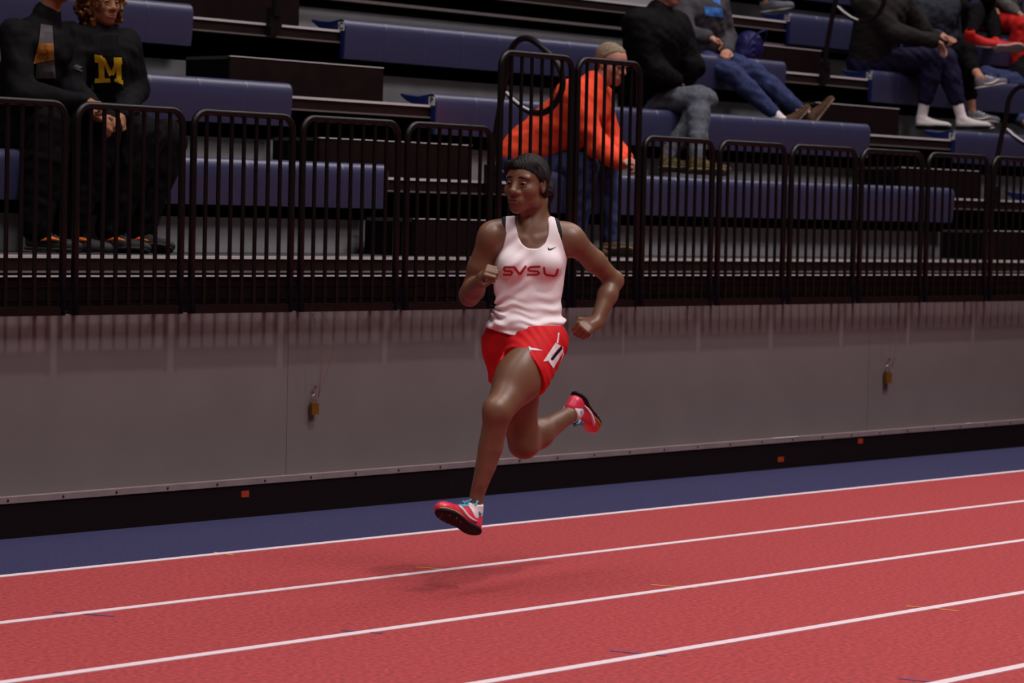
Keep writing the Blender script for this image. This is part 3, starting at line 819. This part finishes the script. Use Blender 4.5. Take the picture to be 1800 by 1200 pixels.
    def cutS(X, Y, Z):
        a = (X-cL[0])*nL[0]+(Y-cL[1])*nL[1]+(Z-cL[2])*nL[2]
        b = (X-cR[0])*dR[0]+(Y-cR[1])*dR[1]+(Z-cR[2])*dR[2]
        sx = X-xm+.35*(Z-cR[2])-.25*(Y-0)
        right = sx < 0
        return np.maximum(np.where(right, b, a), Z-ztop)
    P.disp(lambda X, Y, Z: -.0018*np.sin((Z*.7+X*.9+.4*Y)*2*np.pi/.05+3*np.sin(X*20)))
    P.cut(cutS, .004)
    sh = link('shorts', P.mesh('shorts', 1), m_shorts, root)
    decal('thigh_mark', sh, [st([(930, 606.5, 1.5), (931.5, 610.3, 4.2), (938, 611, 3.6), (953, 613.5, .6)], 2)], m_white, sh)['label'] = 'white swoosh mark'
    def pg(*p): return [(px(q)[0], px(q)[2]) for q in p]
    decal('hip_number', sh, [st([(986.5, 609.5), (968, 630)], 4.6)], m_black, sh, lift=.0030)['label'] = 'black stroke of the hip number'
    decal('number_sticker', sh, [], m_white, sh, polys=[pg((976, 601), (985, 607), (961, 632), (954, 632)), pg((989, 608), (989, 618), (972, 645), (962, 630))])['label'] = 'white hip number sticker'
    decal('piping', sh, [st([(981.5, 584), (980.5, 594), (979, 602)], 2.6), st([(990, 620), (982, 645), (973, 664)], 1.8)], m_white, sh)
    # ---- socks and spikes
    for an, kn, he, to, up, fr, flip in ((anL, knL, heL, toL, upL, frL, 0), (anR, knR, heR, toR, upR, frR, 1)):
        K = SDF(an-.15, an+.15, .0045)
        K.cone(an+(kn-an)*.12, an, .0400, .0375, .02); foot_prims(K, an, fr, .0055)
        dd = nrm(kn-an); lim = an+(kn-an)*(.085 if not flip else .03)
        K.cut(lambda X, Y, Z: (X-lim[0])*dd[0]+(Y-lim[1])*dd[1]+(Z-lim[2])*dd[2], .003)
        link('sock', K.mesh('sock'), m_sock, root)
        shoe_parts(root, an, he, to, up, .268, m_pink, m_spike, m_cyan, rs=.98, stripe=m_white, m_edge=m_lime, bow=(m_cyan, m_cyan))
    return root
runner()
# ------------------------------------------------------------------ spectators
def cloth_noise(amp, seed, wl=.09):
    r = random.Random(seed); T = [(np.array([r.gauss(0, 1) for _ in range(3)]), r.uniform(0, 6)) for _ in range(4)]
    def fn(X, Y, Z):
        o = 0
        for v, ph in T:
            v = nrm(v)*2*np.pi/wl*(.7+.6*abs(v[0])/3); o = o+np.sin(X*v[0]+Y*v[1]+Z*v[2]+ph+1.2*np.sin(Z*31+X*17))
        return (-amp*o*.5).astype(np.float32)
    return fn
m_legblack = mat('cloth_black', (.0055, .0048, .0055), .85, var=.3, scale=25, spec=.04)
m_jkblack = mat('jacket_black', (.0060, .0054, .0066), .75, var=.3, scale=18, spec=.05)
m_skinb = mat('skin_brown', (.26, .115, .06), .5, var=.1, scale=20)
m_skint = mat('skin_tan', (.42, .20, .14), .5, var=.08, scale=20)
m_jeang = mat('jeans_grey', (.085, .09, .11), .85, var=.25, scale=45)
m_jeanb = mat('jeans_blue', (.030, .040, .105), .85, var=.3, scale=40)
m_boot = mat('boot_brown', (.060, .028, .014), .7, var=.4, scale=30)
m_bootsole = mat('boot_sole', (.17, .12, .08), .8, var=.3, scale=40)
def spectator(label, D, skin, top, bot, shoe, hair=None, hairmat=None, g_top=.024, g_bot=.020, hs=1.0, face=True, female=False, legend=.94, hands=(.55, .55), hn=((0, -.2, 1), (0, -.2, 1)), boot=0.0, sock=None, scale=1.0, seed=1, hf=(0, -1, 0), hu=(0, 0, 1), stripe=None, lace=None, sole=None, slim=1.0, L=.29, fixarm=False):
    W0 = {k: at(*v) for k, v in D.items()}
    def reach(child, parent, L):   # slide a joint along its sight line until the limb has its true length
        d = nrm(W0[child]-CAM); q = W0[parent]-CAM; b = d@q; disc = b*b-(q@q-L*L)
        t0 = np.linalg.norm(W0[child]-CAM)
        t = b if disc <= 0 else min((b-math.sqrt(disc), b+math.sqrt(disc)), key=lambda u: abs(u-t0))
        new = CAM+d*t; sh = new-W0[child]; W0[child] = new; return sh
    for a, b, ln in (('hipL', 'hipR', .19), ('shL', 'shR', .40), ('knR', 'hipR', .45), ('knL', 'hipL', .45), ('anR', 'knR', .48), ('anL', 'knL', .48),
                     ('elR', 'shR', .30), ('elL', 'shL', .30), ('wrR', 'elR', .26), ('wrL', 'elL', .26)):
        if fixarm and a[:2] in ('el', 'wr'): continue
        sh = reach(a, b, ln*scale)
        if a[:2] == 'an':
            W0['he'+a[2]] = W0['he'+a[2]]+sh; W0['to'+a[2]] = W0['to'+a[2]]+sh
        if a[:2] == 'wr': W0['ha'+a[2]] = W0['ha'+a[2]]+sh
    o = (W0['hipL']+W0['hipR'])/2
    P = {k: v-o for k, v in W0.items()}
    root = empty('person', o, label, 'person', 'spectators on the bleachers')
    al = np.array(list(P.values())); lo = al.min(0)-.22; hi = al.max(0)+.22
    Pm = lambda a, b, t: P[a]+(P[b]-P[a])*t
    shc = (P['shL']+P['shR'])/2; hc = (P['hipL']+P['hipR'])/2
    def upper(S, g, gs=None):
        gs = g if gs is None else gs
        for q in 'LR':
            a = shc+(P['sh'+q]-shc)*.58-np.array((0, 0, .06)); b = hc+(P['hip'+q]-hc)*.75+np.array((0, 0, .03))
            S.cone(a, b, (.098+g)*scale, (.112+g)*scale, .09)
            S.cone(shc, P['sh'+q], (.062+g)*scale, (.055+g)*scale, .04)
            S.cone(P['sh'+q], P['el'+q], (.052+gs)*scale*slim, (.042+gs)*scale*slim, .03)
        S.cone(shc-np.array((0, 0, .09)), hc+np.array((0, 0, .05)), (.112+g)*scale, (.125+g)*scale, .09)
        return S
    def legs(S, g, end=1.0):
        S.cone(P['hipL'], P['hipR'], (.105+g)*scale, (.105+g)*scale, .04)
        for q in 'LR':
            S.cone(P['hip'+q], P['kn'+q], (.086+g)*scale*slim, (.060+g)*scale*slim, .03)
            c = Pm('kn'+q, 'an'+q, .3); e = Pm('kn'+q, 'an'+q, end)
            S.cone(P['kn'+q], c, (.058+g)*scale*slim, (.056+g)*scale*slim, .02); S.cone(c, e, (.056+g)*scale*slim, (.037+g*.9)*scale*slim, .02)
        return S
    fine = [(P['head']-.13, P['head']+.14)]
    for q in 'LR': fine.append((P['wr'+q]-.10, P['wr'+q]+.10))
    S = SDF(lo, hi, .013, fine, .0062)
    upper(S, -.004); legs(S, -.004)
    for i, q in enumerate('LR'):
        S.cone(P['el'+q], P['wr'+q], .042*scale, .028*scale, .02)
        foot_prims(S, P['an'+q], foot_frame(P['an'+q], P['he'+q], P['to'+q], P['an'+q]-P['he'+q], L))
        d = P['ha'+q]-P['wr'+q]
        hand(S, P['wr'+q], d, hn[i], 1 if q == 'R' else -1, hands[i], scale)
    S.cone(shc+np.array((0, 0, -.01)), P['head']+np.array((0, .01, -.06)), .060*scale, .055*scale, .03)
    W, Fm = head_prims(S, P['head'], hf, hu, hs, female)
    link('body', S.mesh('body', 1), skin, root)
    if face:
        eye_parts(root, W, Fm, hs, m_eyew, m_iris); lid_brow(root, W, hs, hairmat or m_hairk, skin); lips_part(root, W, hs, mat('lips_pink', (.30, .10, .085), .5))
    # jacket with sleeves
    T = SDF(lo, hi, .0095); upper(T, g_top)
    for q in 'LR': T.cone(P['el'+q], Pm('el'+q, 'wr'+q, .93), (.044+g_top)*scale*slim, (.032+g_top*.8)*scale*slim, .03)
    T.cone(shc+np.array((0, 0, .0)), shc+(P['head']-shc)*.38, (.066+g_top*.6), (.066+g_top*.4), .03)
    hd = P['head']; T.ell(hd+Fm[1]*.02-Fm[2]*.02, (.085, .085, .10), k=.01, op='s')
    T.disp(cloth_noise(.0045, seed, .15)); T.disp(cloth_noise(.0018, seed+2, .05)); jk = link('jacket', T.mesh('jacket', 1), top, root)
    B = SDF(lo, hi, .0095); legs(B, g_bot, legend); B.disp(cloth_noise(.0045, seed+5, .07))
    tr = link('trousers', B.mesh('trousers', 1), bot, root)
    for q in 'LR':
        he, to, an = P['he'+q], P['to'+q], P['an'+q]
        if sock:
            K = SDF(np.minimum(an, he)-.12, np.maximum(an, he)+.14, .0065)
            K.cone(Pm('an'+q, 'kn'+q, .22), an, .046, .043, .02); foot_prims(K, an, foot_frame(an, he, to, an-he, L), .006)
            link('sock', K.mesh('sock', 1), sock, root)
        shoe_parts(root, an, he, to, an-he, L, shoe, sole or m_bootsole, lace, boot=boot, step=.0065, stripe=stripe, rs=1.12 if boot else 1.0)
    if hair:
        S2 = hair_cap(W, Fm, P['head'], hs, .0065, P['head']-.24, P['head']+.24, .005 if hair == 'short' else .012, -.006 if hair == 'short' else .014)
        rr = random.Random(seed)
        if hair == 'curly':
            for i in range(520):
                th = rr.uniform(0, 2*math.pi); u = rr.uniform(-.15, .14); R = rr.uniform(.085, .128)*math.sqrt(max(.2, 1-(u/.18)**2))
                a, b = R*math.cos(th), R*math.sin(th)-.02
                if b > .03 and u < .075 and abs(a) < .062: continue
                S2.ell(W(a*1.12, b, u), np.array((.011, .011, .013))*rr.uniform(.8, 1.3), k=.004)
        if hair == 'long':
            for sd in (-1, 1): S2.cone(W(sd*.06, -.02, .03), W(sd*.085, .05, -.28), .035, .026, .03)
            S2.cone(W(0, -.08, 0), W(0, -.09, -.18), .06, .05, .03)
        if hair == 'short': S2.disp(cloth_noise(.0022, seed, .018))
        link('hair', S2.mesh('hair', 1), hairmat, root)
    return root, P, W, Fm, jk, tr
DEF = {}
m_shoedk = mat('shoe_dark', (.022, .020, .021), .6, var=.2)
m_soledk = mat('sole_dark', (.035, .032, .032), .7)
m_oran = mat('accent_orange', (.75, .14, .02), .5)
# man at the left edge, hands clasped
r1, P1, W1, F1, jk1, _ = spectator('man in black jacket with clasped hands at the left edge', dict(
    hipR=(18, 256, 11.80), hipL=(70, 262, 11.80), knR=(92, 220, 11.32), knL=(176, 228, 11.38), anR=(62, 408, 11.22), anL=(116, 412, 11.22),
    heR=(40, 437, 11.26), toR=(140, 441, 11.06), heL=(88, 438, 11.30), toL=(198, 442, 11.06),
    shR=(28, 62, 11.62), shL=(118, 66, 11.74), elR=(38, 168, 11.50), elL=(128, 160, 11.66), wrR=(148, 181, 11.22), wrL=(166, 200, 11.26), haR=(200, 184, 11.12), haL=(198, 222, 11.18), head=(98, -36, 11.58)),
    m_skinb, m_jkblack, m_legblack, m_shoedk, 'short', m_hairk, face=True, hn=((.3, -.6, .8), (.6, -.5, .6)), hands=(.5, .8), seed=3, slim=1.12, fixarm=True, g_bot=.042, sole=m_soledk, lace=m_shoedk, stripe=None)
# woman with the M shirt
r2, P2, W2, F2, jk2, _ = spectator('curly-haired woman in black jacket over a shirt with a yellow M', dict(
    hipR=(165, 262, 11.78), hipL=(205, 266, 11.78), knR=(252, 240, 11.36), knL=(292, 246, 11.40), anR=(190, 412, 11.26), anL=(243, 412, 11.26),
    heR=(165, 437, 11.30), toR=(250, 441, 11.08), heL=(216, 438, 11.30), toL=(290, 441, 11.06),
    shR=(130, 72, 11.62), shL=(222, 78, 11.76), elR=(126, 158, 11.54), elL=(238, 158, 11.66), wrR=(180, 205, 11.32), wrL=(212, 206, 11.38), haR=(202, 212, 11.25), haL=(206, 222, 11.30), head=(180, 4, 11.60)),
    m_skinb, m_jkblack, m_legblack, m_shoedk, 'curly', mat('hair_curly', (.14, .062, .018), .6, var=.5, scale=40, bump=.4), female=True, hf=(-.10, -1, -.08), seed=4, slim=1.10, fixarm=True, g_bot=.040, sole=m_soledk, hn=((.5, -.5, .7), (.5, -.5, .7)), hands=(.7, .7), lace=m_shoedk)
def front_patch(root, jk, name, mtl, strokes=(), polys=(), Yp=11.5, lift=.006, n=5):
    """flat print laid on a jacket front: given in photo pixels, cast along the viewing direction of the chest"""
    me = jk.data; o = np.array(root.location)
    bvh = BVHTree.FromPolygons([v.co for v in me.vertices], [tuple(p.vertices) for p in me.polygons])
    V, Fc = [], []
    def put(x, y):
        a = at(x, y, Yp)-o; d = nrm(a+o-CAM)
        h = bvh.ray_cast(Vector(a-d*2.5), Vector(d))
        if h[0] is None: return None
        V.append(h[0]-Vector(d)*lift); return len(V)-1
    for A, B, Cc, D in polys:
        m = 8; g = []
        for i in range(m+1):
            g.append([put(*[(A[k]*(1-i/m)+B[k]*i/m)*(1-j/m)+(D[k]*(1-i/m)+Cc[k]*i/m)*j/m for k in (0, 1)]) for j in range(m+1)])
        for i in range(m):
            for j in range(m):
                q = (g[i][j], g[i+1][j], g[i+1][j+1], g[i][j+1])
                if None not in q: Fc.append(q)
    mm = bpy.data.meshes.new(name); mm.from_pydata([tuple(v) for v in V], [], Fc); mm.update()
    bm = bmesh.new(); bm.from_mesh(mm); bmesh.ops.recalc_face_normals(bm, faces=bm.faces)
    ex = bmesh.ops.solidify(bm, geom=bm.faces[:], thickness=.002); bm.to_mesh(mm); bm.free()
    return link(name, mm, mtl, jk)
m_yel = mat('print_yellow', (.46, .30, .012), .6, var=.1)
m_shirtg = mat('shirt_grey', (.060, .052, .055), .8, var=.2, scale=20)
m_shirto = mat('shirt_orange', (.22, .085, .012), .8, var=.6, scale=60)
front_patch(r2, jk2, 'shirt_front', m_legblack, polys=[((182, 62), (208, 62), (218, 158), (160, 158))], lift=.003)
front_patch(r2, jk2, 'letter_m', m_yel, polys=[((166, 96), (180, 98), (182, 111), (167, 110)), ((173, 109), (183, 108), (184, 140), (174, 139)), ((167, 138), (193, 138), (194, 145), (166, 146)),
    ((176, 98), (184, 102), (199, 131), (192, 134)), ((206, 104), (213, 101), (200, 133), (193, 130)), ((200, 101), (214, 101), (215, 113), (201, 114)), ((204, 111), (213, 111), (214, 142), (205, 140)), ((202, 138), (216, 141), (217, 149), (201, 143))], lift=.008)['label'] = 'yellow block letter M'
front_patch(r2, jk2, 'jacket_logo', m_shirtg, polys=[((129, 116), (134, 113), (146, 118), (140, 121)), ((128, 119), (131, 119), (146, 124), (143, 126))], lift=.006)
front_patch(r1, jk1, 'shirt_front', m_shirtg, polys=[((72, 42), (92, 45), (98, 138), (62, 138))], lift=.014)
front_patch(r1, jk1, 'shirt_print', m_shirto, polys=[((68, 76), (94, 76), (95, 105), (60, 112))], lift=.018)
for rt, Pp in ((r1, P1), (r2, P2)):
    for q in 'LR':
        c = Pp['he'+q]*.5+Pp['to'+q]*.5
        d = nrm(Pp['to'+q]-Pp['he'+q]); sd = nrm(np.cross(d, (0, 0, 1)))*.047
        MB().tube([c-d*.05+sd+np.array((0, 0, .045)), c+d*.0+sd+np.array((0, 0, .058)), c+d*.05+sd*.9+np.array((0, 0, .05))], [.004, .012, .004], 6).build('shoe_accent', m_oran, rt, True)
# man in orange leaning forward
m_orj = mat('jacket_orange', (.74, .066, .026), .7, var=.06, scale=14)
r3, P3, W3, F3, jk3, _ = spectator('grey-haired man in orange jacket leaning forward behind the raised guardrail', dict(
    hipR=(908, 286, 11.80), hipL=(945, 288, 11.82), knR=(1030, 292, 11.42), knL=(1066, 292, 11.46), anR=(1012, 424, 11.28), anL=(1072, 428, 11.34),
    heR=(1000, 446, 11.32), toR=(1060, 450, 11.08), heL=(1050, 447, 11.36), toL=(1112, 450, 11.12),
    shR=(1000, 166, 11.44), shL=(1052, 168, 11.56), elR=(1052, 258, 11.24), elL=(1072, 250, 11.34), wrR=(1092, 284, 11.06), wrL=(1098, 280, 11.12), haR=(1118, 288, 10.98), haL=(1122, 286, 11.04), head=(1074, 112, 11.36)),
    m_skint, m_orj, m_jeanb, m_boot, 'short', mat('hair_grey', (.20, .145, .095), .7, var=.3, scale=60), hf=(.10, -1, -.30), hu=(0, -.3, 1), seed=8, g_top=.034, hs=1.06, hands=(.75, .75), hn=((.2, -.3, 1), (.2, -.3, 1)))
for q in (-1, 1):   # glasses
    ring = [W3(q*.033+.020*math.cos(t), .098-.006*abs(math.cos(t)), .002+.014*math.sin(t)) for t in [2*math.pi*i/16 for i in range(16)]]
    MB().tube(ring, .0014, 5, True).build('glasses_rim', m_hrail, r3, True)
    MB().tube([W3(q*.053, .092, .006), W3(q*.076, .04, .008), W3(q*.078, -.01, .004)], .0018, 5).build('glasses_temple', m_hrail, r3, True)
MB().tube([P3['wrR']+np.array((.03*math.cos(t), .012*math.sin(t), .03*math.sin(t))) for t in [2*math.pi*i/14 for i in range(14)]], .004, 5, True).build('bracelet', m_black, r3, True)
# man in black jacket and grey jeans
m_camo = mat('boot_camo', (.075, .055, .018), .8, var=.8, scale=28)
spectator('man in black jacket and faded grey jeans on the middle bench', dict(
    hipR=(1122, 182, 12.58), hipL=(1150, 186, 12.60), knR=(1228, 172, 12.14), knL=(1240, 176, 12.22), anR=(1226, 282, 12.00), anL=(1172, 278, 12.06),
    heR=(1206, 306, 12.04), toR=(1262, 308, 11.84), heL=(1150, 303, 12.10), toL=(1205, 306, 11.92),
    shR=(1118, 40, 12.38), shL=(1190, 44, 12.40), elR=(1150, 124, 12.24), elL=(1216, 118, 12.34), wrR=(1186, 142, 12.34), wrL=(1204, 140, 12.38), haR=(1192, 146, 12.38), haL=(1206, 144, 12.42), head=(1172, -22, 12.30)),
    m_skint, m_jkblack, m_jeang, m_camo, 'short', m_hairk, hf=(.3, -1, -.05), seed=12, g_top=.040, boot=.08, hs=1.05, scale=1.05)
# man in grey hoodie with legs stretched out
m_hood = mat('hoodie_grey', (.050, .047, .054), .85, var=.12, scale=30)
r5, P5, W5, F5, jk5, _ = spectator('man in grey hoodie with blue jeans and legs stretched over the bench', dict(
    hipR=(1212, 98, 13.36), hipL=(1246, 98, 13.42), knR=(1288, 130, 12.92), knL=(1326, 128, 13.00), anR=(1375, 214, 12.42), anL=(1418, 204, 12.47),
    heR=(1385, 238, 12.38), toR=(1428, 190, 12.30), heL=(1428, 230, 12.42), toL=(1476, 168, 12.32),
    shR=(1196, 4, 13.26), shL=(1262, 2, 13.28), elR=(1206, 58, 13.06), elL=(1278, 66, 13.28), wrR=(1244, 66, 12.98), wrL=(1278, 90, 13.08), haR=(1262, 70, 12.93), haL=(1272, 98, 13.0), head=(1242, -66, 13.20)),
    m_skint, m_hood, m_jeanb, m_boot, 'short', m_hairk, seed=15, g_top=.030, boot=.012, sock=m_sock, legend=.80, L=.30)
m_bprint = mat('print_lightblue', (.050, .17, .50), .6, var=.15, scale=40)
front_patch(r5, jk5, 'chest_print', m_bprint, polys=[((1238, 11), (1270, 15), (1272, 31), (1240, 27)), ((1250, -14), (1264, -12), (1267, 9), (1254, 3))], Yp=13.2, lift=.006)['label'] = 'light blue print block'
# woman in navy leggings
m_navy = mat('leggings_navy', (.010, .008, .032), .75, var=.12, scale=20)
m_dkgrey = mat('jacket_darkgrey', (.017, .015, .015), .85, var=.2, scale=25)
m_snk = mat('sneaker_white', (.52, .47, .45), .6, var=.05)
m_snksole = mat('sneaker_sole_dark', (.020, .019, .024), .6)
spectator('woman in dark grey jacket and navy leggings with white socks', dict(
    hipR=(1516, 112, 13.36), hipL=(1548, 114, 13.42), knR=(1640, 102, 12.84), knL=(1662, 104, 12.92), anR=(1620, 207, 12.50), anL=(1690, 207, 12.56),
    heR=(1603, 226, 12.54), toR=(1672, 228, 12.30), heL=(1676, 226, 12.60), toL=(1742, 226, 12.36),
    shR=(1516, 2, 13.24), shL=(1584, 0, 13.26), elR=(1572, 58, 13.00), elL=(1618, 48, 13.24), wrR=(1644, 72, 12.80), wrL=(1648, 76, 12.92), haR=(1664, 94, 12.74), haL=(1662, 92, 12.84), head=(1568, -64, 13.18)),
    m_skint, m_dkgrey, m_navy, m_snk, 'long', m_hairk, seed=19, g_top=.030, g_bot=.026, slim=1.12, sock=m_sock, sole=m_snksole, legend=.68, female=True, hands=(.2, .3), hn=((.8, 0, .6), (.8, 0, .6)))
# next: black cropped trousers, crossed legs, grey sneakers
m_gsnk = mat('sneaker_grey', (.13, .125, .15), .7, var=.1)
m_wsole = mat('sneaker_sole_white', (.50, .44, .42), .6, var=.05)
m_bluej = mat('jacket_slate', (.020, .024, .034), .85, var=.3, scale=20)
spectator('blonde woman in slate jacket and black cropped trousers with grey sneakers', dict(
    hipR=(1606, 122, 13.42), hipL=(1640, 124, 13.48), knR=(1690, 88, 13.00), knL=(1702, 92, 13.06), anR=(1722, 136, 12.62), anL=(1708, 196, 12.66),
    heR=(1712, 172, 12.64), toR=(1784, 160, 12.44), heL=(1694, 226, 12.70), toL=(1750, 228, 12.50),
    shR=(1610, 12, 13.30), shL=(1672, 10, 13.32), elR=(1620, 64, 13.16), elL=(1676, 62, 13.30), wrR=(1652, 62, 12.98), wrL=(1664, 66, 13.04), haR=(1668, 66, 12.9), haL=(1676, 70, 12.96), head=(1640, -50, 13.26)),
    m_skint, m_bluej, m_legblack, m_gsnk, 'long', mat('hair_blonde', (.42, .25, .10), .6, var=.3, scale=40), seed=23, female=True, legend=.72, sole=m_wsole, stripe=m_white, lace=m_white)
# person in black with red shoes on the upper bench
m_redsh = mat('shoe_red', (.55, .022, .020), .6, var=.1)
spectator('person in black with red shoes on the top right bench', dict(
    hipR=(1640, 42, 14.16), hipL=(1672, 44, 14.22), knR=(1716, 22, 13.74), knL=(1740, 26, 13.80), anR=(1706, 62, 13.46), anL=(1752, 76, 13.44),
    heR=(1702, 78, 13.50), toR=(1766, 82, 13.24), heL=(1716, 108, 13.44), toL=(1788, 106, 13.20),
    shR=(1650, -66, 14.05), shL=(1712, -66, 14.07), elR=(1668, -4, 13.96), elL=(1736, -4, 14.06), wrR=(1706, 16, 13.76), wrL=(1738, 12, 13.80), haR=(1722, 18, 13.7), haL=(1748, 16, 13.74), head=(1690, -118, 14.0)),
    m_skint, m_jkblack, m_legblack, m_redsh, None, None, face=False, seed=27, sole=m_wsole, boot=.03, legend=.85)
spectator('person in red trousers and grey sweater at the right edge', dict(
    hipR=(1738, 32, 14.20), hipL=(1768, 34, 14.26), knR=(1790, 44, 13.84), knL=(1816, 48, 13.90), anR=(1788, 142, 13.52), anL=(1826, 146, 13.58),
    heR=(1776, 158, 13.56), toR=(1838, 160, 13.32), heL=(1812, 160, 13.62), toL=(1870, 162, 13.40),
    shR=(1748, -70, 14.08), shL=(1808, -70, 14.10), elR=(1756, -4, 13.98), elL=(1818, 0, 14.08), wrR=(1786, 22, 13.80), wrL=(1818, 24, 13.86), haR=(1802, 28, 13.74), haL=(1832, 28, 13.8), head=(1786, -122, 14.0)),
    m_skint, mat('sweater_grey', (.10, .09, .085), .9, var=.3), mat('trousers_red', (.50, .014, .012), .8, var=.1), m_redsh, None, None, face=False, seed=31)
spectator('person in blue jeans turned sideways at the right edge', dict(
    hipR=(1792, 150, 13.30), hipL=(1806, 152, 13.44), knR=(1734, 132, 13.40), knL=(1746, 182, 13.16), anR=(1742, 208, 13.10), anL=(1800, 214, 12.86),
    heR=(1752, 232, 13.14), toR=(1730, 236, 12.96), heL=(1806, 233, 12.92), toL=(1850, 236, 12.72),
    shR=(1852, 62, 13.36), shL=(1890, 58, 13.50), elR=(1832, 120, 13.26), elL=(1890, 118, 13.46), wrR=(1808, 146, 13.16), wrL=(1850, 150, 13.26), haR=(1798, 150, 13.1), haL=(1838, 154, 13.2), head=(1872, -2, 13.38)),
    m_skint, m_jkblack, m_jeanb, m_gsnk, 'short', m_hairk, seed=35, sole=m_wsole)
spectator('person at the top edge with one grey sneaker showing above the bench end', dict(
    hipR=(1296, -40, 14.92), hipL=(1326, -38, 14.98), knR=(1352, -60, 14.52), knL=(1366, -58, 14.60), anR=(1344, 2, 14.16), anL=(1330, -44, 14.30),
    heR=(1338, 18, 14.20), toR=(1392, 10, 13.96), heL=(1322, -28, 14.34), toL=(1366, -34, 14.12),
    shR=(1306, -150, 14.82), shL=(1364, -150, 14.84), elR=(1320, -90, 14.72), elL=(1384, -90, 14.8), wrR=(1352, -66, 14.54), wrL=(1380, -66, 14.58), haR=(1366, -62, 14.48), haL=(1394, -62, 14.52), head=(1340, -206, 14.76)),
    m_skint, m_jkblack, mat('jeans_dark', (.014, .018, .045), .85, var=.2), m_gsnk, None, None, face=False, seed=39, sole=m_wsole)
# blue bag on the upper bench
bc = at(1316, 80, 13.22)
m_bag = mat('bag_blue', (.012, .010, .070), .5, var=.2, scale=14)
bag = empty('bag', bc-np.array((0, 0, .13)), 'round blue bag on the bench beside the man in grey hoodie', 'bag')
S = SDF((-.20, -.20, -.04), (.20, .20, .30), .007)
S.ell((0, 0, .12), (.125, .11, .125), k=.03); S.ell((-.03, .02, .05), (.12, .11, .06), k=.04)
S.disp(lambda X, Y, Z: -.004*np.sin((Z+.12*np.sin(X*25)+.5*np.sqrt((X-.1)**2+Y*Y))*2*np.pi/.05)); S.cut(lambda X, Y, Z: .0-Z+0*X+0*Y, .01)
link('bag_body', S.mesh('bag_body', 1), m_bag, bag)
MB().tube([(.10*math.cos(t)*.9+.03, -.10*abs(math.sin(t))-.03, .13+.115*math.sin(t)) for t in [math.pi*i/14-.3 for i in range(15)]], .009, 6).build('bag_strap', m_bag, bag, True)
